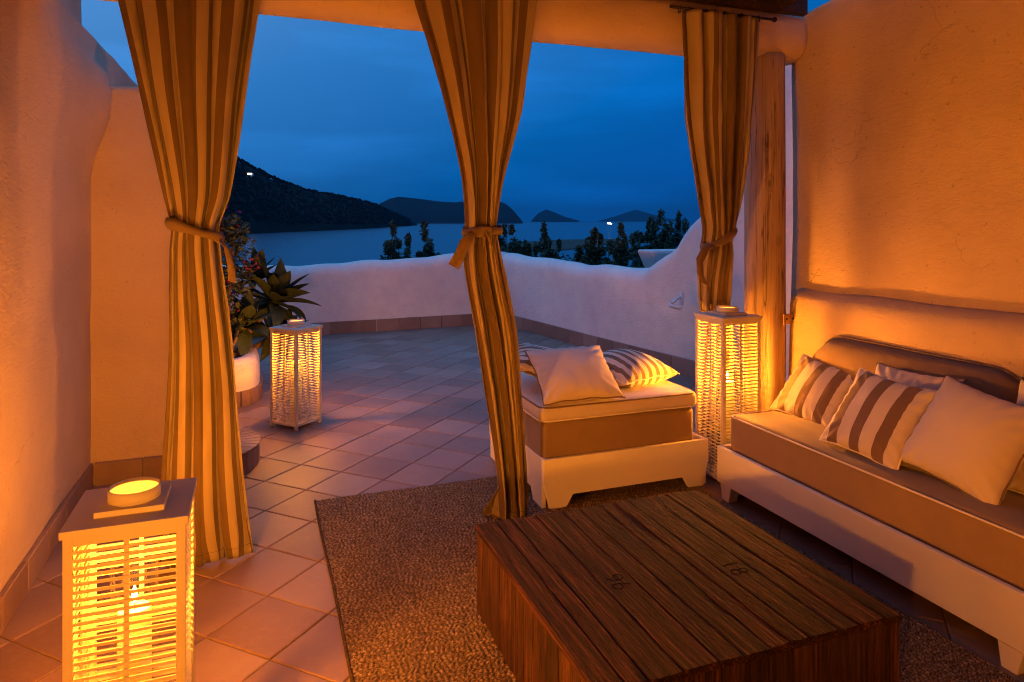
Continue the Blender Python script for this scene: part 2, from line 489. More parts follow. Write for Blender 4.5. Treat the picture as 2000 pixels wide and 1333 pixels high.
# ------------------------------------------------------------------ sea, ground, far land
SEA = -20.0
def sheet(name, pts, z, mat):
    me = pydata(name, [(x, y, z) for x, y in pts], [list(range(len(pts)))], smooth=False)
    o = link_mesh(name, me, mat); return tag(o, kind="structure")
sheet("sea", [(-20000, -3500), (36000, -3500), (36000, 29500), (-20000, 29500)], SEA, M["sea"])

def hillside():
    nx, ny = 60, 60
    V, F = [], []
    for j in range(ny + 1):
        for i in range(nx + 1):
            x = -160 + 330 * i / nx
            t = j / ny
            y = -30 + 330 * t ** 1.5
            d = max(0.0, y - 9.9)
            lat = max(0.0, abs(x - 1.6) - 6.0)
            z = -0.9 - 0.11 * d - 0.02 * lat * (1 if y > 9 else 0.3)
            z += 0.6 * (noise.noise(Vector((x * .05, y * .05, 0)))) * min(1, d / 10)
            if -6 < x < 8 and y < 11: z = min(z, -0.6)
            V.append((x, y, max(z, SEA - .9)))
    for j in range(ny):
        for i in range(nx):
            a = j * (nx + 1) + i
            F.append((a, a + 1, a + nx + 2, a + nx + 1))
    o = link_mesh("hillside_ground", pydata("hillside_ground", V, F), M["ground"])
    tag(o, kind="structure")
hillside()

def headland(name, prof, mat, depth, rough, seed, n=120, rows=14):
    """prof: (bearing, crest rise, shore distance) samples from the terrace; crest lies `depth` metres behind the shore."""
    V, F = [], []
    b0, b1 = prof[0][0], prof[-1][0]
    for i in range(n + 1):
        b = b0 + (b1 - b0) * i / n
        cr = lin(b, [(p[0], p[1]) for p in prof]); sh = lin(b, [(p[0], p[2]) for p in prof])
        dp = depth * max(.12, min(1, abs(cr) / 0.03))
        crest = survey(b, cr, sh + dp).z
        for j in range(rows + 1):
            t = j / rows
            if t <= .6:
                u = t / .6; d = sh + dp * u; z = SEA - 1.5 + (crest - SEA + 1.5) * (u ** .8)
            else:
                u = (t - .6) / .4; d = sh + dp * (1 + u); z = crest + (SEA - 1.5 - crest) * smooth01(u)
            p = survey(b, 0, d)
            nz = noise.fractal(Vector((p.x * rough, p.y * rough, seed)), 1.0, 2.0, 5)
            e = min(1, t * 4) * min(1, (1 - t) * 3)
            V.append((p.x, p.y, z + nz * (crest - SEA) * .045 * e))
    for i in range(n):
        for j in range(rows):
            a = i * (rows + 1) + j
            F.append((a, a + 1, a + rows + 2, a + rows + 1))
    o = link_mesh(name, pydata(name, V, F), mat); tag(o, kind="structure")
    return o
K = 1 / 1350.0
def px(pts): return [((x - 1000) * K, (432 - y) * K, d) for x, y, d in pts]
near_prof = px([(120, 235, 900), (250, 250, 950), (400, 283, 1050), (460, 310, 1110), (500, 332, 1180), (545, 354, 1290), (600, 374, 1430),
                (650, 382, 1600), (700, 392, 1850), (735, 403, 2080), (775, 421, 2700), (815, 438, 3300)])
headland("near_headland", near_prof, M["hill"], 420, .004, 3.0)
headland("island", px([(722, 425, 6000), (740, 398, 6000), (760, 387, 6000), (778, 383, 6000), (810, 386, 6000), (850, 392, 6000), (890, 394, 6000),
                       (930, 388, 6000), (965, 389, 6000), (985, 396, 6000), (1000, 408, 6000), (1012, 422, 6000), (1021, 434, 6000)]), M["rock"], 900, .0012, 9.0)
headland("far_island", px([(1038, 431, 15000), (1050, 417, 15000), (1066, 408, 15000), (1080, 413, 15000), (1105, 424, 15000), (1132, 431.5, 15000)]), M["rock"], 900, .0006, 4.0, n=50)
headland("farthest_island", px([(1170, 431, 27000), (1200, 423, 27000), (1225, 414, 27000), (1243, 409, 27000), (1262, 415, 27000), (1300, 426, 27000), (1335, 431, 27000)]), M["rock"], 1200, .0005, 5.0, n=50)
# low spit of land that closes the bay on the right
def spit():
    pts = [(940, 481), (985, 476), (1090, 470), (1180, 468.5), (1290, 468), (1400, 467), (1400, 473), (1240, 475), (1150, 480), (1120, 488), (1050, 494), (940, 500)]
    P = [survey((x - 1000) * K, 0, (1.5 - SEA) * 1350 / (y - 432)) for x, y in pts]
    c = sum(P, Vector()) / len(P)
    V = [(p.x, p.y, SEA - .4) for p in P] + [(c.x + (p.x - c.x) * .94, c.y + (p.y - c.y) * .94, SEA + 1.1) for p in P]
    n = len(P)
    F = [(i, (i + 1) % n, n + (i + 1) % n, n + i) for i in range(n)] + [tuple(range(n, 2 * n))]
    tag(link_mesh("shore_spit", pydata("shore_spit", V, F, False), M["ground"]), kind="structure")
spit()

def scrub_on_headland():
    rnd = random.Random(5)
    bm = bmesh.new()
    for _ in range(2600):
        b = rnd.uniform((430 - 1000) * K, (800 - 1000) * K)
        cr = lin(b, [(p[0], p[1]) for p in near_prof]); sh = lin(b, [(p[0], p[2]) for p in near_prof])
        dp = 420 * max(.12, min(1, abs(cr) / .03))
        u = 1.0 if rnd.random() < .35 else rnd.uniform(.1, 1.0)
        crest = survey(b, cr, sh + dp).z
        p = survey(b, 0, sh + dp * u); z = SEA + (crest - SEA) * u ** .8
        r = rnd.uniform(2.5, 5.5) * (1 + (sh - 1000) / 3000)
        h = r * rnd.choice((.7, .8, 1.0, 1.5))
        vs = []
        k = 5
        a0 = rnd.uniform(0, PI)
        top = bm.verts.new((p.x, p.y, z + h))
        for q in range(k):
            a = a0 + 2 * PI * q / k
            vs.append(bm.verts.new((p.x + r * math.cos(a) * rnd.uniform(.6, 1.1), p.y + r * math.sin(a), z - r * .4)))
        ms = [bm.verts.new((v.co.x * .85 + p.x * .15, v.co.y * .85 + p.y * .15, z + h * rnd.uniform(.45, .8))) for v in vs]
        for q in range(k):
            bm.faces.new((vs[q], vs[(q + 1) % k], ms[(q + 1) % k], ms[q])); bm.faces.new((ms[q], ms[(q + 1) % k], top))
    tag(obj("hillside_scrub", bm, M["hill"]), "dark scrub and small trees covering the near headland", "scrub", kind="stuff")
scrub_on_headland()

# house with lit windows on the headland
def hill_house():
    b = (486 - 1000) * K; sh = lin(b, [(p[0], p[2]) for p in near_prof]); d = sh + 330
    p = survey(b, (432 - 342) * K, d)
    t = empty("hillside_house", p, R(-10), "small pale house with lit windows high on the dark headland", "house")
    obj("wall", box(-9, 9, -5, 5, -6, 4.5), M["ship_paint"], t)
    obj("roof", box(-9.6, 9.6, -5.6, 5.6, 4.5, 5.2), M["rock"], t)
    for x0, x1 in ((-7.5, -2.8), (-1.6, 2.2), (4.5, 7)):
        obj("window", box(x0, x1, -5.15, -5.02, 0.2, 3.4), M["lit_window"], t)
hill_house()

def ferry():
    p = survey((1190 - 1000) * K, 0, 4600); p.z = SEA
    t = empty("ferry", p, R(4), "distant white ferry with bright deck lights crossing the horizon", "ship")
    bm = bmesh.new()
    V = [(-22, 0), (-19, -4.5), (14, -4.5), (23, 0), (14, 4.5), (-19, 4.5)]
    lo = [bm.verts.new((x * .93, y * .8, -1)) for x, y in V]; hi = [bm.verts.new((x, y, 5)) for x, y in V]
    for i in range(6): bm.faces.new((lo[i], lo[(i + 1) % 6], hi[(i + 1) % 6], hi[i]))
    bm.faces.new(hi)
    obj("hull", bm, M["ship_paint"], t)
    obj("superstructure", box(-16, 9, -3.6, 3.6, 5, 12), M["ship_paint"], t)
    obj("bridge", box(3, 9, -3, 3, 12, 15.5), M["ship_paint"], t)
    obj("funnel", add_lathe(bmesh.new(), [(1.6, 12), (1.3, 18)], 10, cx=-9, cap1=True), M["rock"], t)
    obj("deck_light", box(-15, 8, -3.85, -3.65, 7, 11), M["ship_light"], t)
    obj("deck_light", box(4, 17, -4.75, -4.55, 1.2, 4), M["lit_window"], t)
ferry()

# ------------------------------------------------------------------ masonry walls
def wall_strip(name, path, thick, mat, side=1, n_rows=14, step=0.07, rnd_r=None, amp=0.006, bulge=None, zb=-0.05, seed=0.0, parent=None, top_amp=0.012):
    """A plastered wall along path [(x, y, ztop)]: inner face on the path, body on its `side`, rounded uneven top."""
    P = []
    for (x0, y0, z0), (x1, y1, z1) in zip(path, path[1:]):
        L = math.hypot(x1 - x0, y1 - y0); k = max(1, int(L / step))
        for i in range(k): P.append((x0 + (x1 - x0) * i / k, y0 + (y1 - y0) * i / k, z0 + (z1 - z0) * i / k))
    P.append(path[-1])
    r = rnd_r if rnd_r else thick / 2
    V, F, m = [], [], None
    for i, (x, y, zt) in enumerate(P):
        a, b = P[max(0, i - 1)], P[min(len(P) - 1, i + 1)]
        tx, ty = b[0] - a[0], b[1] - a[1]; L = math.hypot(tx, ty) or 1
        nx, ny = ty / L * side, -tx / L * side       # towards the body
        zt += top_amp * noise.noise(Vector((x * 2.3 + seed, y * 2.3, 1.7))) * 1.5
        sec = []
        for j in range(n_rows + 1): sec.append((0.0, zb + (zt - r - zb) * j / n_rows))
        for j in range(1, 6):
            al = PI / 2 * j / 6; sec.append((r - r * math.cos(al), zt - r + r * math.sin(al)))
        sec.append((r, zt))
        if thick - r > r + 1e-4: sec.append((thick - r, zt))
        for j in range(1, 6):
            al = PI / 2 * j / 6; sec.append((thick - r + r * math.sin(al), zt - r + r * math.cos(al)))
        for j in range(4): sec.append((thick, zt - r - (zt - r - zb) * j / 3))
        m = len(sec)
        for o, z in sec:
            d = amp * (noise.noise(Vector((x * 1.6 + seed, y * 1.6, z * 1.6))) * 1.6 + noise.noise(Vector((x * 6, y * 6 + seed, z * 6))) * .5)
            e = o + d + (bulge(x, y, z) if bulge and o < thick * .5 else 0)
            V.append((x + nx * e, y + ny * e, z))
    for i in range(len(P) - 1):
        for j in range(m - 1):
            q = i * m + j; F.append((q, q + 1, q + m + 1, q + m))
    F.append(tuple(range(m))); F.append(tuple(range((len(P) - 1) * m, len(P) * m))[::-1])
    me = pydata(name, V, F)
    bm = bmesh.new(); bm.from_mesh(me); bmesh.ops.recalc_face_normals(bm, faces=bm.faces)
    for f in bm.faces: f.smooth = len(f.verts) < 6
    bm.to_mesh(me); bm.free()
    return link_mesh(name, me, mat, parent)

def lw_bulge(x, y, z):
    g = smooth01((z - 1.55) / .62) * smooth01((2.52 - z) / .22) * max(0, 1 - abs(y - 4.45) / 1.2)
    return -0.13 * g * g
left_wall = wall_strip("left_wall", [(-.885, -1.6, 2.6), (-.885, 7.6, 2.6)], .3, M["plaster"], side=-1, rnd_r=.05, amp=.010, n_rows=22, bulge=lw_bulge)
tag(left_wall, "tall rough plaster wall behind the near floor lantern", "wall")
ret = wall_strip("return_wall", [(-.97, 4.5, 2.29), (-.36, 4.5, 2.28), (-.32, 4.53, 2.26)], .26, M["plaster"], side=-1, rnd_r=.04, amp=.008, n_rows=20, seed=4)
tag(ret, "short plaster wall end beside the planter, partly behind a curtain", "wall")
right_wall = wall_strip("lounge_wall", [(3.10, 3.40, 2.75), (3.10, -1.6, 3.5)], .32, M["plaster"], side=-1, rnd_r=.04, amp=.010, n_rows=26, seed=9)
tag(right_wall, "rough plaster wall behind the sofa", "wall")
ledge = wall_strip("wall_ledge", [(2.985, 3.30, 1.095), (2.985, -1.6, 1.11)], .24, M["plaster"], side=-1, rnd_r=.11, amp=.008, n_rows=12, seed=14, parent=right_wall)
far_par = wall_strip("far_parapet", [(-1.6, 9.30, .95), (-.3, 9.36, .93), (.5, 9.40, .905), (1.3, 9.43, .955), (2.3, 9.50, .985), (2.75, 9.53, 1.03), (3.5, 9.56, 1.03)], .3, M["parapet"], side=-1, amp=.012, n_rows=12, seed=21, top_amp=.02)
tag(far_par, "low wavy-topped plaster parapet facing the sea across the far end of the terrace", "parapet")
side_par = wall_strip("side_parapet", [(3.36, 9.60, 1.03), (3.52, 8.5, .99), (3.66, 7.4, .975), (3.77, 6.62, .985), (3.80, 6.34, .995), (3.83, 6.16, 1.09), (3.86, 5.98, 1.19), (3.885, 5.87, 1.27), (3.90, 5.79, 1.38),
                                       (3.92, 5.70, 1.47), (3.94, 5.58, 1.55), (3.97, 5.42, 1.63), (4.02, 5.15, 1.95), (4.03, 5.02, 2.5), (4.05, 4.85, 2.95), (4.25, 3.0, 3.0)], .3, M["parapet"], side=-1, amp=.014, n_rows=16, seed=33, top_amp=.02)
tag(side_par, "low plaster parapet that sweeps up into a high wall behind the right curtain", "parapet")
house = wall_strip("house_wall", [(-1.0, -1.5, 3.4), (3.3, -1.5, 3.4)], .3, M["plaster"], side=1, rnd_r=.04, step=.3)
tag(house, "plaster house wall that closes the lounge behind the viewer", "wall")

# stub of a wall beyond the parapet and a chimney over the left wall
bm = bmesh.new()
add_box(bm, 0, 2.2, 0, .35, .0, 1.14, .03, 2)
for v in bm.verts:
    if v.co.x < .3: v.co.x += (1.14 - v.co.z) * .48
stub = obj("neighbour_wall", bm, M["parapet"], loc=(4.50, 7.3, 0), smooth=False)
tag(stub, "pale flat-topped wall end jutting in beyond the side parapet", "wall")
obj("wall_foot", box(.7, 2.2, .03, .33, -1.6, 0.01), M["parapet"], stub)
upper = wall_strip("upper_wall", [(-1.06, -1.6, 3.5), (-1.06, 5.14, 3.5)], .22, M["plaster"], side=-1, rnd_r=.03, amp=.006, n_rows=10, seed=51, zb=2.3)
tag(upper, "dark set-back upper wall rising behind the top of the left wall", "wall")

# ------------------------------------------------------------------ floor of 30 cm tiles laid on the diagonal
PITCH, TW = 0.305, 0.2995
floor = tag(sheet("floor", [(-1.2, -1.6), (3.3, -1.6), (4.5, 3.0), (3.55, 9.8), (-1.7, 9.6)], -.005, M["grout"]), kind="structure")
def tile_mesh(w=TW, c=.004):
    bm = bmesh.new()
    h = w / 2
    lo = [bm.verts.new((x * h, y * h, -.02)) for x, y in ((-1, -1), (1, -1), (1, 1), (-1, 1))]
    mi = [bm.verts.new((x * h, y * h, -.003)) for x, y in ((-1, -1), (1, -1), (1, 1), (-1, 1))]
    g = h - c
    hi = [bm.verts.new((x * g, y * g, 0)) for x, y in ((-1, -1), (1, -1), (1, 1), (-1, 1))]
    for a, b in ((lo, mi), (mi, hi)):
        for k in range(4): bm.faces.new((a[k], a[(k + 1) % 4], b[(k + 1) % 4], b[k]))
    bm.faces.new(hi)
    return bm_mesh("tile", bm)
TILE = tile_mesh(); TILE.materials.append(M["tile"])
def inside(x, y, poly):
    c = False; n = len(poly)
    for i in range(n):
        (x0, y0), (x1, y1) = poly[i], poly[(i + 1) % n]
        if (y0 > y) != (y1 > y) and x < (x1 - x0) * (y - y0) / (y1 - y0) + x0: c = not c
    return c
def lay_tiles():
    u0, v0 = (-.172 + 3.153) / math.sqrt(2), (-.172 - 3.153) / math.sqrt(2)
    poly = [(-1.05, -1.5), (3.2, -1.5), (3.2, 3.2), (4.35, 3.2), (4.2, 4.9), (3.55, 9.72), (-1.6, 9.5)]
    cells = []
    for i in range(-60, 60):
        for j in range(-60, 60):
            u, v = u0 + (i + .5) * PITCH, v0 + (j + .5) * PITCH
            x, y = (u + v) / math.sqrt(2), (u - v) / math.sqrt(2)
            if inside(x, y, poly):
                cells.append((x, y))
    def seen(x, y):
        r, d = x * CS - y * SN, x * SN + y * CS
        if d < 1.9 or abs(r / d) > .80: return False
        if .5 < x < 2.1 and y < 3.6: return False          # under the rug
        if x > 2.5 and y < 3.1: return False               # under the sofa
        if x > 1.5 and 3.4 < y < 4.1 and x < 2.3: return False
        if x < -.5 and y > 4.7: return False
        return True
    vis = sorted([c for c in cells if seen(*c)], key=lambda c: c[0] * SN + c[1] * CS)
    front, rest = vis[:290], vis[290:] + [c for c in cells if not seen(*c)]
    rnd = random.Random(2)
    for k, (x, y) in enumerate(front):
        o = bpy.data.objects.new("tile", TILE); COL.objects.link(o); o.parent = floor
        o.location = (x, y, rnd.uniform(-.0008, .0008))
        o.rotation_euler = (rnd.gauss(0, .0025), rnd.gauss(0, .0025), PI / 4 + rnd.gauss(0, .003))
    bm = bmesh.new()
    for x, y in rest:
        n = bmesh.new(); n.from_mesh(TILE)
        merge(bm, n, Matrix.Translation((x, y, rnd.uniform(-.001, .001))) @ Euler((rnd.gauss(0, .003), rnd.gauss(0, .003), PI / 4 + rnd.gauss(0, .003))).to_matrix().to_4x4())
    o = obj("tile_field", bm, M["tile"], floor); o["kind"] = "stuff"
lay_tiles()

# skirting tiles along the walls
def skirting(parent, p0, p1, h=.13, off=.012, L=.3, zt=0.0):
    p0, p1 = Vector((*p0, 0)), Vector((*p1, 0)); d = p1 - p0; n = max(1, round(d.length / (L + .005))); ang = math.atan2(d.y, d.x)
    me = bm_mesh("skirting_tile", box(.0025, d.length / n - .0025, -off, off, zt, h, .003)); me.materials.append(M["tile"])
    for k in range(n):
        o = bpy.data.objects.new("skirting_tile", me); COL.objects.link(o); o.parent = parent
        o.location = p0 + d * (k / n); o.rotation_euler = (0, 0, ang)
skirting(left_wall, (-.875, 1.2), (-.875, 4.49))
skirting(ret, (-.86, 4.49), (-.37, 4.49))
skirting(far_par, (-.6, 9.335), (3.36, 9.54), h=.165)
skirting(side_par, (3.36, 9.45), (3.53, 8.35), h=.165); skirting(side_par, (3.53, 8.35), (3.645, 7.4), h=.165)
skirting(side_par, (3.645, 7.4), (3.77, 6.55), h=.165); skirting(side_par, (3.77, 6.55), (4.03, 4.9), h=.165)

# ------------------------------------------------------------------ rounded tiled steps and planter on the left
def rounded_step(cx, cy, r, h, z0, label):
    """Fan-shaped step round the end of the short wall: a core and separate riser, edge and inner tiles."""
    t = empty("rounded_step", (cx, cy, z0), 0, label, "step", "rounded tiled steps at the end of the short wall")
    n = max(8, int(r * 52))
    a0, a1 = R(-86), R(100); ang = (a1 - a0) / n
    bm = bmesh.new(); rc = r - .03; lo, hi = [], []
    for k in range(25):
        a = a0 + (a1 - a0) * k / 24
        lo.append(bm.verts.new((rc * math.cos(a), rc * math.sin(a), -.02))); hi.append(bm.verts.new((rc * math.cos(a), rc * math.sin(a), h - .014)))
    c0, c1 = bm.verts.new((0, 0, -.02)), bm.verts.new((0, 0, h - .014))
    lo.append(c0); hi.append(c1)
    bm.faces.new(lo[::-1]); bm.faces.new(hi)
    for k in range(26): bm.faces.new((lo[k], lo[(k + 1) % 26], hi[(k + 1) % 26], hi[k]))
    obj("core", bm, M["grout"], t)
    def wedge(r0, r1, za, zb, gap=.005):
        b = bmesh.new(); vs = []
        for z in (za, zb):
            for rr, sg in ((r0, -1), (r1, -1), (r1, 1), (r0, 1)):
                a = sg * (ang / 2 - gap / 2 / rr); vs.append(b.verts.new((rr * math.cos(a), rr * math.sin(a), z)))
        for f in ((0, 3, 2, 1), (4, 5, 6, 7), (0, 1, 5, 4), (1, 2, 6, 5), (2, 3, 7, 6), (3, 0, 4, 7)): b.faces.new([vs[k] for k in f])
        bmesh.ops.bevel(b, geom=b.edges[:], offset=.0025, segments=1, affect='EDGES')
        m = bm_mesh("tile", b); m.materials.append(M["tile"]); return m
    riser = wedge(r - .028, r, 0, h - .016); cap = wedge(r - .13, r + .006, h - .013, h)
    inner = wedge(max(.03, r - .30), r - .136, h - .013, h - .001)
    for k in range(n):
        for me in (riser, cap, inner):
            o = bpy.data.objects.new("tile", me); COL.objects.link(o); o.parent = t; o.rotation_euler = (0, 0, a0 + ang * (k + .5))
    return t
rounded_step(-.40, 4.63, .42, .135, 0, "low rounded tiled step, the wider lower one")
rounded_step(-.40, 4.68, .26, .13, .135, "rounded tiled step, the smaller one on top of the lower step")

def planter():
    t = empty("planter", (-.42, 6.45, 0), 0, "rounded white plaster planter with a tiled base", "planter")
    def ring(r, z, sx=.45, sy=.5):
        out = []
        for k in range(48):
            a = 2 * PI * k / 48; c, s = math.cos(a), math.sin(a); e = .62
            out.append((math.copysign(abs(c) ** e, c) * (sx + r), math.copysign(abs(s) ** e, s) * (sy + r), z))
        return out
    bm = bmesh.new(); rings = []
    for r, z in ((0, .10), (0.0, .2), (-.005, .30), (-.02, .345), (-.05, .37), (-.10, .375), (-.13, .36), (-.14, .30)):
        rings.append([bm.verts.new(p) for p in ring(r, z)])
    for a, b in zip(rings, rings[1:]):
        for k in range(48):
            f = bm.faces.new((a[k], a[(k + 1) % 48], b[(k + 1) % 48], b[k])); f.smooth = True
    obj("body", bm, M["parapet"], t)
    bm = bmesh.new(); bm.faces.new([bm.verts.new(p) for p in ring(-.13, .325)]); obj("soil", bm, M["soil"], t)
    for k in range(24):
        a = PI * 2 * (k + .5) / 24; c, s = math.cos(a), math.sin(a); e = .62
        p = ring(.012, 0)[2 * k]; q = ring(.012, 0)[(2 * k + 2) % 48]
        P, Q = Vector(p), Vector(q); d = Q - P
        bm = box(.003, d.length - .003, -.012, .012, 0, .125, .003)
        obj("base_tile", bm, M["tile"], t, loc=P, rot=(0, 0, math.atan2(d.y, d.x)))
planter()

# ------------------------------------------------------------------ plants
def leaf_mesh(L, W, droop, name="leaf"):
    bm = bmesh.new(); rows = 9; grid = []
    for i in range(rows + 1):
        t = i / rows
        w = W * (math.sin(PI * min(1, t * .93 + .07)) ** .75) * (1 - t) ** .12 * (.55 + .45 * min(1, t * 3)) if i < rows else 0.0
        y = L * t; z = L * (.30 * t - droop * t * t)
        grid.append([bm.verts.new((s * w / 2, y, z + abs(s) * w * .18)) for s in (-1, -.5, 0, .5, 1)])
    for a, b in zip(grid, grid[1:]):
        for k in range(4):
            f = bm.faces.new((a[k], a[k + 1], b[k + 1], b[k])); f.smooth = True
    bmesh.ops.remove_doubles(bm, verts=bm.verts, dist=1e-5)
    return bm_mesh(name, bm, True)
AG = [leaf_mesh(.40, .17, .08), leaf_mesh(.44, .175, .24), leaf_mesh(.40, .16, .42)]
for m in AG: m.materials.append(M["agave"])
def agave(head, base, n, scale, label, seed, tilt=(0, 0)):
    rnd = random.Random(seed)
    head, base = Vector(head), Vector(base)
    t = empty("agave", base, 0, label, "agave", "agaves in the planter")
    mid = (head + base) / 2 + Vector((rnd.uniform(-.1, .1), rnd.uniform(-.1, .1), -.05)) - base
    obj("stem", add_tube(bmesh.new(), [(0, 0, -.02), mid * .6 + Vector((0, 0, .02)), mid, head - base], [.03, .034, .03, .026], 8), M["stem"], t)
    for k in range(n):
        f = k / n
        az = k * 2.39996 + rnd.uniform(-.15, .15)
        el = R(78 - 92 * f + rnd.uniform(-6, 6))
        me = AG[0 if f < .4 else (1 if f < .75 else 2)]
        o = bpy.data.objects.new("leaf", me); COL.objects.link(o); o.parent = t
        o.location = head - base
        o.rotation_euler = (Euler((tilt[0], tilt[1], 0)).to_matrix() @ Euler((0, 0, az)).to_matrix() @ Euler((el - .3, 0, 0)).to_matrix()).to_euler()
        s = scale * rnd.uniform(.8, 1.12); o.scale = (s, s, s)
agave((.14, 6.72, .74), (-.15, 6.5, .33), 26, 1.0, "largest agave rosette, leaning out to the right over the floor lantern", 1, (R(-12), R(22)))
agave((-.10, 6.50, .56), (-.20, 6.35, .33), 20, .8, "lower agave rosette in the middle of the planter", 2, (R(20), R(5)))
agave((.12, 6.85, .40), (-.10, 6.75, .33), 18, .85, "low agave with leaves drooping past the planter rim toward the lantern", 3, (R(10), R(35)))
agave((-.02, 6.95, .92), (-.25, 6.7, .33), 20, .8, "tall-stemmed agave rosette at the back, under the magenta flowers", 4, (R(-10), R(10)))

def leafy(name, loc, rz, label, cat, group, stems, clumps, nleaf, leaf, mat, seed, flower=None):
    rnd = random.Random(seed)
    t = empty(name, loc, rz, label, cat, group)
    bm = bmesh.new()
    for pts, r in stems: add_tube(bm, pts, [r * (1 - .6 * i / (len(pts) - 1)) for i in range(len(pts))], 6)
    obj("stem", bm, M["stem"], t)
    def scatter(n, mat, nm, size, cl):
        V, F = [], []
        for _ in range(n):
            c, rr = cl[rnd.randrange(len(cl))]
            p = Vector((rnd.gauss(0, 1), rnd.gauss(0, 1), rnd.gauss(0, 1))); p = p.normalized() * rnd.random() ** .45
            p = Vector(c) + Vector((p.x * rr[0], p.y * rr[1], p.z * rr[2]))
            q = Euler((rnd.uniform(-1.2, 1.2), rnd.uniform(-1.2, 1.2), rnd.uniform(0, 6.28))).to_matrix()
            l, w = size[0] * rnd.uniform(.6, 1.25), size[1] * rnd.uniform(.7, 1.2)
            b = len(V)
            for x, y, z in ((0, -l * .5, 0), (w * .5, -l * .05, w * .15), (0, l * .5, 0), (-w * .5, -l * .05, w * .15)):
                V.append(p + q @ Vector((x, y, z)))
            F += [(b, b + 1, b + 2), (b, b + 2, b + 3)]
        o = link_mesh(nm, pydata(nm, V, F, False), mat, t); o["kind"] = "stuff"
        return o
    scatter(nleaf, mat, "foliage", leaf, clumps)
    if flower: scatter(flower[0], M["bract"], "flowers", flower[1], flower[2])
    return t
bc = [((0, 0, .55), (.3, .25, .3)), ((.05, .1, .95), (.3, .25, .3)), ((-.15, 0, 1.2), (.28, .22, .3)), ((.18, -.05, 1.08), (.13, .13, .16)), ((.16, -.1, .72), (.2, .15, .25)), ((-.1, -.1, .25), (.35, .2, .25)), ((.12, 0, .3), (.25, .2, .25))]
leafy("bougainvillea", (-.36, 6.45, .32), 0, "dark bougainvillea bush with magenta flowers beside the left curtain", "shrub", None,
      [([(0, 0, 0), (.03, .02, .4), (0, .05, .8), (-.1, 0, 1.3)], .022), ([(.05, -.05, 0), (.14, -.1, .3), (.15, -.08, .7), (.2, -.05, 1.15)], .016), ([(.1, -.1, 0), (.2, -.15, .18), (.25, -.15, .4)], .02)],
      bc, 1900, (.06, .04), M["leaf_dark"], 11, (130, (.04, .036), [((.18, -.1, 1.1), (.15, .15, .18)), ((.3, -.05, .8), (.1, .1, .12)), ((.1, -.1, .6), (.25, .2, .25)), ((-.05, -.1, 1.25), (.2, .15, .2))]))

def shrub(pxx, ytop, d, wid, label, seed, zb=-1.6, low=0.0):
    """Vase-shaped bush: stems fan out from the ground, each carrying loose tufts; `low` adds a skirt of foliage."""
    b = (pxx - 1000) * K
    base = survey(b, 0, d); base.z = zb
    top = 1.5 + (432 - ytop) * K * d
    h = top - zb; w = wid * K * d
    rnd = random.Random(seed)
    stems, cl = [], []
    for k in range(9):
        a = rnd.uniform(0, 6.28); r = w * .55 * rnd.uniform(.1, 1.0)
        tx, ty = r * math.cos(a), r * math.sin(a)
        hh = h * (1.0 if k == 0 else rnd.uniform(.74, .97))
        stems.append(([(tx * .1, ty * .1, 0), (tx * .45, ty * .45, hh * .5), (tx * .9, ty * .9, hh * .85), (tx, ty, hh)], .016))
        for q in range(5):
            f = .58 + .42 * q / 4
            z = hh * f
            cr = w * (.25 - .14 * (q / 4)) * rnd.uniform(.6, 1.4)
            cl.append(((tx * f + rnd.uniform(-.10, .10) * w, ty * f + rnd.uniform(-.10, .10) * w, z), (cr, cr, h * .045 * rnd.uniform(.7, 1.5))))
    if low:
        for k in range(12):
            a = rnd.uniform(0, 6.28); r = w * low * rnd.random()
            cl.append(((r * math.cos(a), r * math.sin(a), h * rnd.uniform(.50, .80)), (w * .3, w * .3, h * .07)))
    leafy("garden_shrub", base, 0, label, "shrub", "shrubs growing beyond the parapet", stems, cl, int(1900 + 1500 * wid / 40 + (1600 if low else 0)), (.11, .042), M["shrub_leaf"], seed)
shrub(775, 449, 12.5, 60, "slender dark shrub left of the middle curtain, thinner of the pair over the far parapet", 41)
shrub(838, 449, 12.8, 62, "bushier dark shrub just left of the middle curtain over the far parapet", 42)
shrub(972, 450, 13.5, 52, "dark shrub half hidden right behind the middle curtain tie", 43, low=.8)
shrub(1018, 449, 13.0, 52, "shrub with two thin upright sprigs, right of the middle curtain", 44, low=1.2)
shrub(1072, 449, 12.6, 56, "rounded tuft between the sprigged shrub and the broad low shrub", 45, low=1.2)
shrub(1140, 466, 11.6, 90, "broad low dark shrub in the middle of the side parapet top", 46, low=1.0)
shrub(1182, 457, 11.2, 66, "dense dark shrub behind the lowest stretch of the side parapet", 47, low=1.0)
shrub(1216, 447, 10.8, 56, "tall narrow dark shrub left of the pale wall end", 48, low=.8)
shrub(1266, 434, 14.5, 64, "tall shrub rising directly behind the pale flat-topped wall end", 49, low=.8)
shrub(1302, 426, 14.5, 60, "tallest shrub, over the pale wall end near the right curtain", 50, low=.8)
shrub(1338, 430, 14.2, 62, "tall shrub touching the swept-up wall beside the right curtain", 51, low=.8)

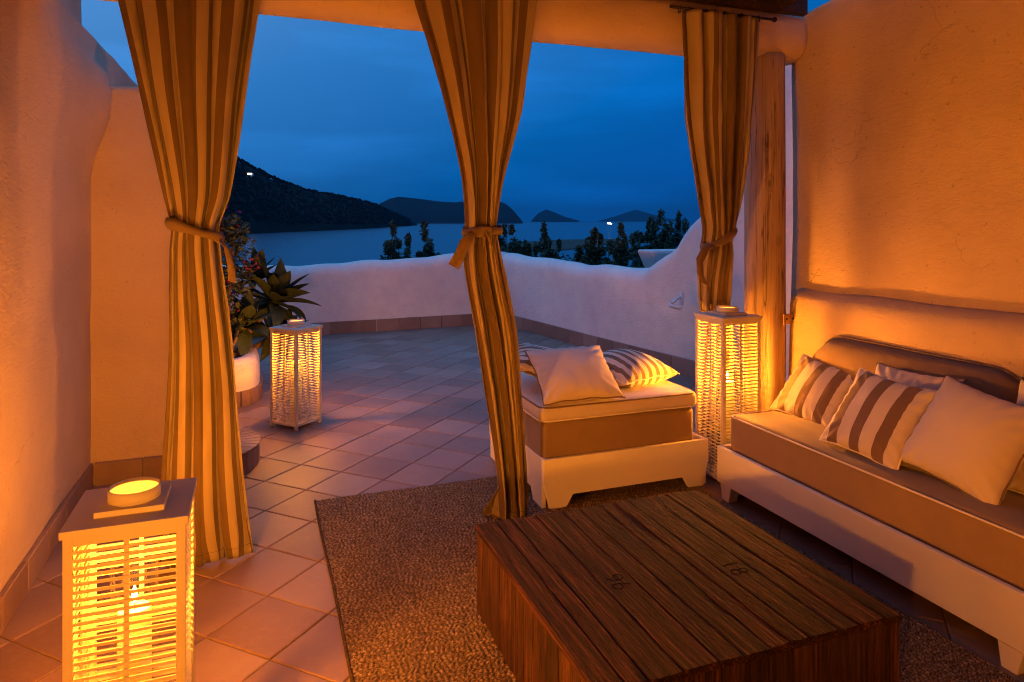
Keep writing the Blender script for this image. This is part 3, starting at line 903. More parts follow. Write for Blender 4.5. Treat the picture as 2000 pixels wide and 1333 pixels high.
# ------------------------------------------------------------------ beam, post, bracket, roof
def log(name, a, b, rad, mat, n=20, steps=60, amp=.10, seed=0, sq=1.0, fr=1.1):
    a, b = Vector(a), Vector(b); bm = bmesh.new(); d = (b - a).normalized()
    ref = Vector((0, 0, 1)) if abs(d.z) < .9 else Vector((1, 0, 0))
    u = d.cross(ref).normalized(); w = u.cross(d).normalized()
    rings = []
    for i in range(steps + 1):
        t = i / steps; p = a.lerp(b, t); L = (b - a).length * t
        ring = []
        for k in range(n):
            al = 2 * PI * k / n; c, s = math.cos(al), math.sin(al)
            rr = rad * (1 + amp * noise.noise(Vector((L * fr + seed, c * .8, s * .8))) * 1.3 + amp * .25 * noise.noise(Vector((L * 4 + seed, c * 2, s * 2))))
            ring.append(bm.verts.new(p + u * (math.copysign(abs(c) ** sq, c) * rr) + w * (math.copysign(abs(s) ** sq, s) * rr)))
        rings.append(ring)
    for p, q in zip(rings, rings[1:]):
        for k in range(n):
            f = bm.faces.new((p[k], p[(k + 1) % n], q[(k + 1) % n], q[k])); f.smooth = True
    bm.faces.new(rings[0][::-1]); bm.faces.new(rings[-1])
    return bm
beam = obj("beam", log("beam", (-1.3, 3.42, 2.615), (3.12, 3.42, 2.615), .142, M["beam"], n=28, steps=90, amp=.10, seed=2.2, sq=.75, fr=.9), M["beam"])
tag(beam, "whitewashed rough log beam across the top of the terrace opening", "beam")
post = obj("log_post", log("log_post", (2.90, 3.41, 0), (2.90, 3.41, 2.50), .118, M["post"], n=28, steps=60, amp=.035, seed=8), M["post"])
tag(post, "upright log post carrying the beam beside the right curtain", "post")
br = empty("iron_bracket", (2.9, 3.27, .92), 0, "rusty iron strap that ties the log post to the wall", "bracket")
obj("strap", box(.02, .165, .0, .008, -.03, .03, .002), M["iron"], br)
obj("hook", box(.157, .165, -.012, 0, -.045, .045, .002), M["iron"], br)
for x in (.04, .085, .135):
    obj("bolt", add_lathe(bmesh.new(), [(.007, 0), (.007, .006), (.003, .008)], 8, cap1=True), M["dark_iron"], br, loc=(x, 0, 0), rot=(R(90), 0, 0))

roof = empty("pergola_roof", (0, 3.3, 2.76), 0, "dark wooden pergola roof above the beam", "roof")
sl = .15
def sloped(name, x0, x1, y0, y1, z0, z1, mat):
    bm = box(x0, x1, y0 - 3.3, y1 - 3.3, z0, z1)
    for v in bm.verts: v.co.z += -v.co.y * sl
    return obj(name, bm, mat, roof)
for x in (-.7, .05, .8, 1.55, 2.3, 2.85):
    sloped("joist", x, x + .09, -1.4, 3.62, .0, .11, M["dark_wood"])
x = -.95
k = 0
rnd = random.Random(12)
while x < 2.9:
    w = min(rnd.uniform(.16, .22), 3.0 - x); sloped("roof_board", x, x + w - .006, -1.45, 3.55, .112 + rnd.uniform(0, .006), .14, M["dark_wood"]); x += w
sloped("fascia", -1.0, 3.08, 3.25, 3.29, -.035, .115, M["dark_wood"])

# ------------------------------------------------------------------ curtains
def curtain(name, keys, W, N, seed, label, tie_z, tie_w, tie_d, tie_tilt, tail, flare=None, ztop=2.67, knot=None):
    """keys: (z, x_left, x_right, y, fold depth). Cloth of width W, hung in N folds and gathered at tie_z."""
    rnd = random.Random(seed)
    ph = [rnd.uniform(0, 6.28) for _ in range(6)]
    nx, nz = 220, 120
    kx0 = [(k[0], k[1]) for k in keys]; kx1 = [(k[0], k[2]) for k in keys]; ky = [(k[0], k[3]) for k in keys]; ka = [(k[0], k[4]) for k in keys]
    zs = np.linspace(0.004, ztop, nz + 1)
    V = []; UV = []
    for z in zs:
        x0, x1, y0, A = interp(z, kx0), interp(z, kx1), interp(z, ky), interp(z, ka)
        near_tie = math.exp(-((z - tie_z) / .22) ** 2)
        A *= 1.2
        for i in range(nx + 1):
            s = i / nx
            f = 2 * PI * N * s + 1.5 * math.sin(2 * PI * s * 1.4 + ph[2]) + .75 * math.sin(2 * PI * s * 3.1 + ph[3]) + .5 * math.sin(z * 1.1 + ph[0] + s * 4)
            env = (1 - near_tie) * (.62 + .38 * math.sin(2 * PI * s * 2.2 + ph[4] + z * .35) ** 2) + near_tie * (.35 + .65 * math.sqrt(max(0, 1 - (2 * s - 1) ** 2)))
            env *= min(1, s * 10, (1 - s) * 10) * .85 + .15
            yy = y0 - A * env * math.cos(f) + A * .18 * env * math.cos(2 * f + ph[5])
            # gathered cloth sits in a rounded bundle rather than a flat sheet
            yy += -near_tie * tie_d * .35 * math.sqrt(max(0, 1 - (2 * s - 1) ** 2)) + near_tie * tie_d * .2
            xx = x0 + (x1 - x0) * s + (x1 - x0) / N * .33 * env * math.sin(f)
            yy += .010 * noise.noise(Vector((s * 9 + seed, z * 2.6, 0))) + .006 * noise.noise(Vector((s * 26, z * 7, seed)))
            xx += .007 * noise.noise(Vector((s * 8, z * 2.2, seed + 5)))
            crs = math.exp(-((z - tie_z) / .10) ** 2)
            yy += crs * .008 * noise.noise(Vector((s * 40, z * 16, seed)))
            if z < .12: xx += .012 * math.sin(s * 31 + ph[1]) * (1 - z / .12)
            if flare and z < flare[3]:
                w = max(0, 1 - s / flare[2]) * (1 - z / flare[3]) ** .8
                xx += flare[0] * w; yy += flare[1] * w
            V.append((xx, yy, z + (.006 * math.sin(s * 23 + ph[0]) + .006 if z < .05 else 0))); UV.append((s * W, z))
    F = []
    for j in range(nz):
        for i in range(nx):
            a = j * (nx + 1) + i; F.append((a, a + 1, a + nx + 2, a + nx + 1))
    t = empty(name, (0, 0, 0), 0, label, "curtain", "striped curtains tied along the terrace opening")
    me = pydata("cloth", V, F)
    uv = me.uv_layers.new(name="UVMap")
    vi = np.empty(len(me.loops), dtype=np.int32); me.loops.foreach_get("vertex_index", vi)
    uv.data.foreach_set("uv", np.array(UV, dtype=np.float32)[vi].ravel())
    c = link_mesh("cloth", me, M["curtain"], t)
    so = c.modifiers.new("solid", 'SOLIDIFY'); so.thickness = .0016; so.offset = 0
    # band
    xc = (interp(tie_z, kx0) + interp(tie_z, kx1)) / 2; yc = interp(tie_z, ky) - .01
    bm = bmesh.new(); n = 40; ri = []
    for k in range(n):
        a = 2 * PI * k / n; ca, sa = math.cos(a), math.sin(a)
        px_, py_ = xc + tie_w * ca, yc + tie_d * sa
        zc = tie_z + tie_tilt * ca
        hh = .020 + .006 * math.sin(3 * a + ph[2]); zc += .006 * noise.noise(Vector((ca * 3, sa * 3, seed)))
        ri.append([bm.verts.new((px_, py_, zc - hh)), bm.verts.new((xc + (tie_w + .006) * ca, yc + (tie_d + .006) * sa, zc)), bm.verts.new((px_, py_, zc + hh))])
    for k in range(n):
        a, b = ri[k], ri[(k + 1) % n]
        for q in range(2):
            f = bm.faces.new((a[q], b[q], b[q + 1], a[q + 1])); f.smooth = True
    band = obj("tie_band", bm, M["tieband"], t, smooth=True)
    so = band.modifiers.new("solid", 'SOLIDIFY'); so.thickness = .004; so.offset = 1
    if knot:
        kb = bmesh.new(); kx, ky_, kz = knot
        for q in range(3):
            a0 = q * 2.1
            pts = [(kx + (.020 + .006 * math.sin(q + k)) * math.cos(a0 + k * .62), ky_ - .012 - .010 * math.sin(k * .62 + q), kz + .018 * math.sin(a0 * .4 + k * .62)) for k in range(10)]
            add_tube(kb, pts, .008, 8, closed=True)
        for q in (-1, 1):
            add_tube(kb, [(kx, ky_ - .015, kz), (kx + q * .012, ky_ - .022, kz - .03), (kx + q * .02 + .01, ky_ - .016, kz - .075)], [.008, .009, .004], 8)
        obj("knot", kb, M["tieband"], band)
    # loose tail of the band
    bm = bmesh.new(); rows = []
    tp, wv = tail
    for k, p in enumerate(tp):
        p = Vector(p); w = wv * (1 if k else .6)
        rows.append([bm.verts.new(p + Vector((-w * .5, -.004, w * .25))), bm.verts.new(p + Vector((0, -.010, 0))), bm.verts.new(p + Vector((w * .5, 0, -w * .25)))])
    for a, b in zip(rows, rows[1:]):
        for q in range(2):
            f = bm.faces.new((a[q], a[q + 1], b[q + 1], b[q])); f.smooth = True
    tl = obj("tail", bm, M["tieband"], band, smooth=True)
    so = tl.modifiers.new("solid", 'SOLIDIFY'); so.thickness = .004
    return t
curtain("curtain", [(0, -.40, -.01, 3.30, .03), (.25, -.39, -.04, 3.28, .04), (1.0, -.35, -.10, 3.26, .04), (1.38, -.345, -.145, 3.24, .05), (1.45, -.34, -.15, 3.24, .05), (1.62, -.37, -.10, 3.23, .05), (2.05, -.46, -.04, 3.22, .05), (2.67, -.58, .05, 3.21, .05)],
        1.34, 5.0, 3, "left striped curtain, gathered by a taupe band in front of the short wall", 1.46, .108, .075, -.035,
        ([(-.145, 3.20, 1.42), (-.115, 3.17, 1.38), (-.10, 3.16, 1.31), (-.095, 3.16, 1.24)], .028))
curtain("curtain", [(0, 1.14, 1.29, 3.24, .035), (.3, 1.11, 1.275, 3.24, .04), (.9, 1.015, 1.23, 3.24, .05), (1.38, .945, 1.135, 3.24, .05), (1.45, .955, 1.125, 3.24, .05), (1.62, .945, 1.14, 3.23, .05), (2.1, .83, 1.25, 3.22, .05), (2.67, .66, 1.33, 3.21, .05)],
        1.34, 5.0, 8, "middle striped curtain, tied in a knot with one hanging tail", 1.45, .094, .075, .004,
        ([(.96, 3.145, 1.44), (.925, 3.14, 1.40), (.90, 3.145, 1.34), (.87, 3.15, 1.285)], .05), flare=(-.075, .10, .10, .17), knot=(1.03, 3.155, 1.45))
curtain("curtain", [(0, 2.56, 2.76, 3.575, .03), (.9, 2.54, 2.755, 3.56, .035), (1.1, 2.49, 2.72, 3.50, .04), (1.33, 2.42, 2.64, 3.38, .045), (1.40, 2.42, 2.62, 3.36, .045), (1.6, 2.35, 2.63, 3.30, .05), (2.1, 2.22, 2.665, 3.24, .055), (2.66, 2.17, 2.69, 3.21, .05)],
        1.34, 5.0, 17, "right striped curtain, tied with a tilted band beside the log post", 1.40, .108, .072, .05,
        ([(2.43, 3.29, 1.36), (2.375, 3.28, 1.34), (2.335, 3.28, 1.28), (2.34, 3.28, 1.20), (2.375, 3.28, 1.14)], .045), ztop=2.645)

rod = empty("curtain_rod", (2.43, 3.21, 2.66), 0, "thin dark iron rod carrying the rings of the right curtain", "rod")
obj("bar", add_tube(bmesh.new(), [(-.33, 0, 0), (.36, 0, 0)], .008, 8), M["dark_iron"], rod)
obj("finial", add_lathe(bmesh.new(), [(.004, -.016), (.014, -.006), (.014, .006), (.004, .016)], 12), M["dark_iron"], rod, loc=(.37, 0, 0), rot=(0, R(90), 0))
ring_me = bm_mesh("ring", add_tube(bmesh.new(), [(0, .018 * math.cos(2 * PI * k / 14), .018 * math.sin(2 * PI * k / 14)) for k in range(14)], .003, 6, closed=True), True); ring_me.materials.append(M["dark_iron"])
for k in range(10):
    o = bpy.data.objects.new("ring", ring_me); COL.objects.link(o); o.parent = rod; o.location = (-.27 + .058 * k, 0, -.009); o.rotation_euler = (0, 0, random.uniform(-.5, .5))

# ------------------------------------------------------------------ floor lanterns
def make_lantern(side, H, label, loc, rz, flame_z, power):
    t = empty("floor_lantern", loc, rz, label, "lantern", "white slatted candle lanterns on the floor")
    s = side / 2; ps = .022; z0 = .025; zt = H - .018
    LP = M["lantern_paint"]
    foot = bm_mesh("foot", add_lathe(bmesh.new(), [(.012, 0), (.016, .006), (.016, .025)], 12, cap0=True)); foot.materials.append(LP)
    postm = bm_mesh("corner_post", box(-ps / 2, ps / 2, -ps / 2, ps / 2, z0, zt, .0015)); postm.materials.append(LP)
    for sx in (-1, 1):
        for sy in (-1, 1):
            for nm, me in (("foot", foot), ("corner_post", postm)):
                o = bpy.data.objects.new(nm, me); COL.objects.link(o); o.parent = t; o.location = (sx * (s - ps / 2 - .002), sy * (s - ps / 2 - .002), 0)
    obj("base", box(-s + ps, s - ps, -s + ps, s - ps, z0 + .002, z0 + .016), LP, t)
    # four sides of slats, each with a centre bar
    inn = s - ps - .002
    zlo, zhi = z0 + .03, zt - .012
    n = int(round((zhi - zlo) / .0192)); p = (zhi - zlo) / n
    slat = bm_mesh("slat", box(-inn, inn, -.0022, .0022, -.0034, .0034)); slat.materials.append(LP)
    bar = bm_mesh("centre_bar", box(-.006, .006, -.0025, .0025, z0 + .018, zt)); bar.materials.append(LP)
    railm = bm_mesh("rail", box(-inn, inn, -.006, .006, -.008, .008)); railm.materials.append(LP)
    rnd = random.Random(int(H * 1000))
    for q in range(4):
        a = q * PI / 2; off = Matrix.Rotation(a, 3, 'Z') @ Vector((0, -(s - .010), 0))
        off2 = Matrix.Rotation(a, 3, 'Z') @ Vector((0, -(s - .0155), 0))
        for k in range(n):
            o = bpy.data.objects.new("slat", slat); COL.objects.link(o); o.parent = t
            o.location = (off.x, off.y, zlo + (k + .5) * p + rnd.uniform(-.0006, .0006)); o.rotation_euler = (0, rnd.gauss(0, .003), a)
        o = bpy.data.objects.new("centre_bar", bar); COL.objects.link(o); o.parent = t; o.location = off2; o.rotation_euler = (0, 0, a)
        for zz in (z0 + .012, zt - .0085):
            o = bpy.data.objects.new("rail", railm); COL.objects.link(o); o.parent = t; o.location = (off.x, off.y, zz); o.rotation_euler = (0, 0, a)
    # lid with a round hole, square plinth and open collar
    def holed(h, r, za, zb):
        bm = bmesh.new(); n = 32; R_ = []
        for z in (za, zb):
            ci, sq = [], []
            for k in range(n):
                al = 2 * PI * k / n; c, sn = math.cos(al), math.sin(al); m = max(abs(c), abs(sn))
                ci.append(bm.verts.new((r * c, r * sn, z))); sq.append(bm.verts.new((h * c / m, h * sn / m, z)))
            R_.append((ci, sq))
        (c0, s0), (c1, s1) = R_
        for k in range(n):
            j = (k + 1) % n
            bm.faces.new((c1[k], s1[k], s1[j], c1[j])); bm.faces.new((c0[j], s0[j], s0[k], c0[k]))
            bm.faces.new((s0[k], s0[j], s1[j], s1[k])); bm.faces.new((c0[j], c0[k], c1[k], c1[j]))
        return bm
    obj("lid", holed(s + .004, .055, zt, H), LP, t)
    obj("plinth", holed(.078, .056, H, H + .014), LP, t)
    obj("collar", add_lathe(bmesh.new(), [(.0575, H + .012), (.0615, H + .014), (.062, H + .044), (.058, H + .044), (.056, H + .012)], 36), LP, t)
    obj("frosted_disc", add_lathe(bmesh.new(), [(.0005, H + .036), (.0572, H + .036)], 36), M["frosted"], t)
    ct = flame_z - .035
    cd = obj("candle", add_lathe(bmesh.new(), [(.040, z0 + .016), (.040, ct - .004), (.037, ct), (.02, ct - .004), (.001, ct - .006)], 28, cap0=True), M["wax"], t)
    obj("flame", add_lathe(bmesh.new(), [(.001, flame_z - .022), (.006, flame_z - .014), (.008, flame_z - .004), (.005, flame_z + .010), (.001, flame_z + .024)], 12), M["flame"], cd)
    obj("wick", add_lathe(bmesh.new(), [(.0012, ct - .006), (.0012, ct + .012)], 6), M["dark_iron"], cd)
    obj("glass_cylinder", add_lathe(bmesh.new(), [(.056, z0 + .017), (.056, flame_z + .09)], 36), M["glass"], t)
    ld = bpy.data.lights.new("candle_light", 'POINT'); ld.energy = power; ld.color = LAMP_COLOR; ld.shadow_soft_size = .034
    lo = bpy.data.objects.new("candle_light", ld); COL.objects.link(lo); lo.parent = t; lo.location = (0, 0, flame_z)
    return t
make_lantern(.268, .768, "white slatted floor lantern in the near corner by the left wall, closest to the viewer", (-.297, 2.027, 0), 0, .53, LAMP_POWER * 1.25)
make_lantern(.262, .725, "white slatted floor lantern out on the terrace in front of the agaves", (.275, 5.33, 0), R(42), .50, LAMP_POWER * .6)
make_lantern(.265, .955, "taller white slatted floor lantern between the ottoman and the sofa", (2.583, 3.353, 0), 0, .60, LAMP_POWER * .85)
make_lantern(.268, .955, "tall white slatted floor lantern at the viewer's feet, below the picture", (.05, .22, 0), R(12), .78, LAMP_POWER * .75)  # added out of view as warm fill for sofa, ottoman and right wall
make_lantern(.268, .955, "added tall white slatted lantern, unseen behind the viewer, brightening the right wall", (-.55, -.35, 0), R(-8), .78, LAMP_POWER * 1.2)  # second unseen lantern, added to lift the right wall and ottoman

# ------------------------------------------------------------------ rug
def rug():
    x0, x1, y0, y1 = .29, 2.32, 1.0, 3.82
    res = .0046
    nx, ny = int((x1 - x0) / res), int((y1 - y0) / res)
    X, Y = np.meshgrid(np.linspace(x0, x1, nx + 1), np.linspace(y0, y1, ny + 1))
    rs = np.random.RandomState(4)
    row = np.floor(Y / .0115); jit = rs.rand(2000)[np.abs(row.astype(int)) % 2000]
    wob = .004 * np.sin(X * 23 + row * 1.7) + .003 * np.sin(X * 61 + row * 2.9)
    a = np.abs(np.sin(PI * (Y + wob * .5) / .0115)) ** .7
    b = np.abs(np.sin(PI * (X + jit * .02 + wob) / .0185)) ** .6
    loop = a * b
    loop = np.clip(loop + rs.normal(0, .10, loop.shape), 0, 1.2)
    edge = np.minimum(np.minimum(X - x0, x1 - X), np.minimum(Y - y0, y1 - Y))
    Z = .007 + .010 * loop * np.clip(edge / .01, 0, 1) - .006 * np.clip(1 - edge / .006, 0, 1)
    X = X + .0022 * np.sin(Y * 5) + .0015 * np.sin(Y * 31); Y = Y + .003 * np.sin(X * 5)
    V = np.stack([X, Y, Z], -1).reshape(-1, 3).astype(np.float32)
    i, j = np.meshgrid(np.arange(nx), np.arange(ny))
    q = (j * (nx + 1) + i).ravel()
    Fq = np.stack([q, q + 1, q + nx + 2, q + nx + 1], -1).astype(np.int32)
    me = bpy.data.meshes.new("rug")
    me.vertices.add(len(V)); me.vertices.foreach_set("co", V.ravel())
    me.loops.add(Fq.size); me.loops.foreach_set("vertex_index", Fq.ravel())
    me.polygons.add(len(Fq)); me.polygons.foreach_set("loop_start", np.arange(0, Fq.size, 4, dtype=np.int32))
    me.update(calc_edges=True)
    at = me.attributes.new("loop", 'FLOAT', 'POINT'); at.data.foreach_set("value", loop.ravel().astype(np.float32))
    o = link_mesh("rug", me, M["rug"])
    tag(o, "coarse brown woven jute rug under the wooden table", "rug")
    # bound selvedge along the left edge
    bm = bmesh.new()
    add_tube(bm, [(x0 + .004 + .0022 * math.sin(y * 5), y, .009) for y in np.linspace(y0, y1, 90)], .007, 6)
    obj("binding", bm, M["rug"], o)
rug()

# ------------------------------------------------------------------ table of old beams
def plank_mesh(w, L, h, seed, rough_):
    """Rough plank: w across, L along, h thick; top is uneven, edges broken."""
    bm = bmesh.new(); n = 40
    rings = []
    for i in range(n + 1):
        t = i / n; y = L * t
        e0 = .0022 * noise.noise(Vector((seed, y * 9, 0))) ; e1 = .0022 * noise.noise(Vector((seed + 9, y * 9, 0)))
        b = .004
        am = .25 if rough_ else 1.0
        zt = [h + am * .003 * noise.noise(Vector((seed, y * 5, q * 1.3))) + am * .0012 * noise.noise(Vector((seed, y * 22, q * 2.3))) for q in range(4)]
        prof = [(0 + e0, 0), (0 + e0, h - b), (b + e0, zt[0]), (w * .33, zt[1]), (w * .66, zt[2]), (w - b + e1, zt[3]), (w + e1, h - b), (w + e1, 0)]
        rings.append([bm.verts.new((x, y, z)) for x, z in prof])
    for a, b_ in zip(rings, rings[1:]):
        for k in range(len(a)):
            bm.faces.new((a[k], a[(k + 1) % len(a)], b_[(k + 1) % len(a)], b_[k]))
    bm.faces.new(rings[0]); bm.faces.new(rings[-1][::-1])
    return bm
def table():
    X0, X1, Y0, Y1, H = .785, 1.795, 1.52, 2.53, .338
    t = empty("coffee_table", (X0, Y0, .012), 0, "low square table of weathered dark planks with carved numerals", "table")
    rnd = random.Random(23)
    ws = [.085, .062, .105, .110, .078, .090, .070, .062, .112, .076, .094, .066]; tot = sum(ws); ws = [w * (X1 - X0) / tot for w in ws]
    x = 0; planks = []
    Ht = H - .012
    for k, w in enumerate(ws):
        g = rnd.choice((0, .0005, .001, .001, .003))
        o = obj("top_plank", plank_mesh(w - g, Y1 - Y0 + rnd.uniform(-.004, .004), .020, k * 3.1, k in (3, 8)), M["table_top"], t, loc=(x, rnd.uniform(-.002, .002), Ht - .020 + rnd.uniform(-.003, .003)))
        planks.append((o, x, w)); x += w
    hs = Ht - .0235
    def side(n, L, place):
        wd = [rnd.uniform(.06, .115) for _ in range(n)]; s = sum(wd); p = 0
        for q in wd:
            q = q * L / s
            bm = bmesh.new(); add_box(bm, 0, q - rnd.uniform(.001, .004), 0, .028, 0, hs, .0025)
            for v in bm.verts: v.co.y += rnd.uniform(-.0012, .0012)
            o = obj("side_plank", bm, M["table_side"], t); place(o, p); p += q
    def left(o, p): o.location = (.004 + rnd.uniform(0, .003), Y1 - Y0 - p - .003, 0); o.rotation_euler = (0, 0, R(-90))
    def front(o, p): o.location = (.036 + p, .004 + rnd.uniform(0, .003), 0)
    def rightf(o, p): o.location = (X1 - X0 - .004, .004 + p, 0); o.rotation_euler = (0, 0, R(90))
    def back(o, p): o.location = (X1 - X0 - .036 - p, Y1 - Y0 - .006, 0); o.rotation_euler = (0, 0, R(180))
    side(12, Y1 - Y0 - .006, left); side(11, X1 - X0 - .072, front); side(11, Y1 - Y0 - .008, rightf); side(11, X1 - X0 - .072, back)
    # carved figures 96 and 18, their tops towards the sofa
    def figures(strokes, cx, cy, size):
        for o, xx, w in planks:
            if xx <= cx - X0 < xx + w: host, cx = o, X0 + xx + w / 2
        bm = bmesh.new()
        for st in strokes:
            pts = []
            for u, v in st:    # u along the reading direction, v up
                wx, wy = cx + (v - .5) * size, cy - u * size
                pts.append((wx - X0 - host.location.x, wy - Y0 - host.location.y, .0202))
            add_tube(bm, pts, .0023, 6)
        for v in bm.verts: v.co.z = .0206 + (v.co.z - .0202) * .35
        obj("carved_number", bm, M["carving"], host)
    def arc(cx, cy, rx, ry, a0, a1, n=14): return [(cx + rx * math.cos(R(a0 + (a1 - a0) * i / n)), cy + ry * math.sin(R(a0 + (a1 - a0) * i / n))) for i in range(n + 1)]
    nine = [arc(-.42, .72, .26, .26, 0, 360), arc(-.66, .60, .50, .60, 20, -62)]
    six = [arc(.42, .28, .26, .26, 0, 360), arc(.66, .40, .50, .60, 200, 118)]
    figures(nine + six, 1.090, 1.97, .062)
    one = [[(-.45, 0), (-.45, 1)], [(-.45, 1), (-.62, .8)]]
    eight = [arc(.35, .74, .22, .24, 0, 360), arc(.35, .26, .26, .26, 0, 360)]
    figures(one + eight, 1.50, 1.91, .060)
table()

# ------------------------------------------------------------------ cushions
def rounded_block(sx, sy, sz, r, n=10, puff=.0, seed=0, wr=.0):
    """Upholstered block centred on x, y with its base at z = 0; soft edges of radius r; puffed top."""
    bm = bmesh.new()
    bmesh.ops.create_cube(bm, size=1)
    for v in bm.verts: v.co = Vector((v.co.x * sx, v.co.y * sy, (v.co.z + .5) * sz))
    bmesh.ops.bevel(bm, geom=bm.edges[:], offset=r, segments=4, affect='EDGES', profile=.5)
    cuts = max(sx, sy)
    for ax, L in ((0, sx), (1, sy)):
        k = max(2, int(L / .06))
        for i in range(1, k):
            p = -L / 2 + L * i / k
            if abs(p) > L / 2 - r * 1.05: continue
            co = [0, 0, 0]; co[ax] = p; no = [0, 0, 0]; no[ax] = 1
            bmesh.ops.bisect_plane(bm, geom=bm.verts[:] + bm.edges[:] + bm.faces[:], plane_co=co, plane_no=no)
    for v in bm.verts:
        fx, fy = 1 - (2 * v.co.x / sx) ** 2, 1 - (2 * v.co.y / sy) ** 2
        tz = v.co.z / sz
        v.co.z += puff * max(0, fx) ** .5 * max(0, fy) ** .5 * tz
        sd = max(0, 4 * tz * (1 - tz))
        v.co.x += math.copysign(puff * .25 * sd, v.co.x) if abs(v.co.x) > sx * .4 else 0
        v.co.y += math.copysign(puff * .25 * sd, v.co.y) if abs(v.co.y) > sy * .4 else 0
        if wr: v.co.z += wr * tz * noise.noise(Vector((v.co.x * 6 + seed, v.co.y * 4, 3))) ; v.co.x += wr * .6 * noise.noise(Vector((seed, v.co.y * 5, v.co.z * 5)))
    for f in bm.faces: f.smooth = True
    return bm
def rect_loop(sx, sy, z, r, n=6, puff=0):
    pts = []
    for cx, cy, a0 in ((1, 1, 0), (-1, 1, 90), (-1, -1, 180), (1, -1, 270)):
        for i in range(n + 1):
            a = R(a0 + 90 * i / n); pts.append((cx * (sx / 2 - r) + r * math.cos(a), cy * (sy / 2 - r) + r * math.sin(a), z))
    return pts

def frame_board(L, h, th, cut_h, foot, taper):
    """Board with a shallow arch cut from its lower edge so that two tapered feet remain; along x, standing on z = 0."""
    pts = [(0 + taper * .0, h), (0, h * .55), (taper, 0), (foot, 0), (foot + cut_h * .55, cut_h), (L - foot - cut_h * .55, cut_h), (L - foot, 0), (L - taper, 0), (L, h * .55), (L, h)]
    bm = bmesh.new()
    a = [bm.verts.new((x, 0, z)) for x, z in pts]; b = [bm.verts.new((x, th, z)) for x, z in pts]
    n = len(pts)
    bm.faces.new(a); bm.faces.new(b[::-1])
    for i in range(n): bm.faces.new((a[i], b[i], b[(i + 1) % n], a[(i + 1) % n]))
    bmesh.ops.bevel(bm, geom=[e for e in bm.edges], offset=.002, segments=1, affect='EDGES')
    return bm

def ottoman():
    X0, X1, Y0, Y1 = 1.385, 2.395, 3.275, 4.16
    zf = .012
    t = empty("ottoman", ((X0 + X1) / 2, (Y0 + Y1) / 2, zf), 0, "square ottoman with a white frame, taupe base and cream cushion", "ottoman")
    w, d = X1 - X0, Y1 - Y0
    obj("front_board", frame_board(w, .258, .022, .065, .13, .035), M["white_paint"], t, loc=(-w / 2, -d / 2, 0))
    obj("back_board", frame_board(w, .258, .022, .065, .13, .035), M["white_paint"], t, loc=(w / 2, d / 2, 0), rot=(0, 0, R(180)))
    obj("side_board", frame_board(d - .046, .256, .022, .065, .12, .0), M["white_paint"], t, loc=(-w / 2, d / 2 - .023, 0), rot=(0, 0, R(-90)))
    obj("side_board", frame_board(d - .046, .256, .022, .065, .12, .0), M["white_paint"], t, loc=(w / 2, -d / 2 + .023, 0), rot=(0, 0, R(90)))
    obj("platform", box(-w / 2 + .024, w / 2 - .024, -d / 2 + .024, d / 2 - .024, .12, .20), M["white_paint"], t)
    cw, cd = w - .075, d - .07
    lo = obj("lower_cushion", rounded_block(cw, cd, .235, .03, puff=.012, seed=3, wr=.004), M["taupe"], t, loc=(-.03, 0, .202))
    up = obj("top_cushion", rounded_block(cw + .02, cd + .02, .085, .026, puff=.018, seed=5, wr=.004), M["cream"], t, loc=(-.03, 0, .438))
    for z in (.078, .008):
        obj("piping", add_tube(bmesh.new(), rect_loop(cw + .022, cd + .022, z, .05), .0042, 6, closed=True), M["pipe_dark"] if z > .05 else M["pipe_light"], up)
ottoman()

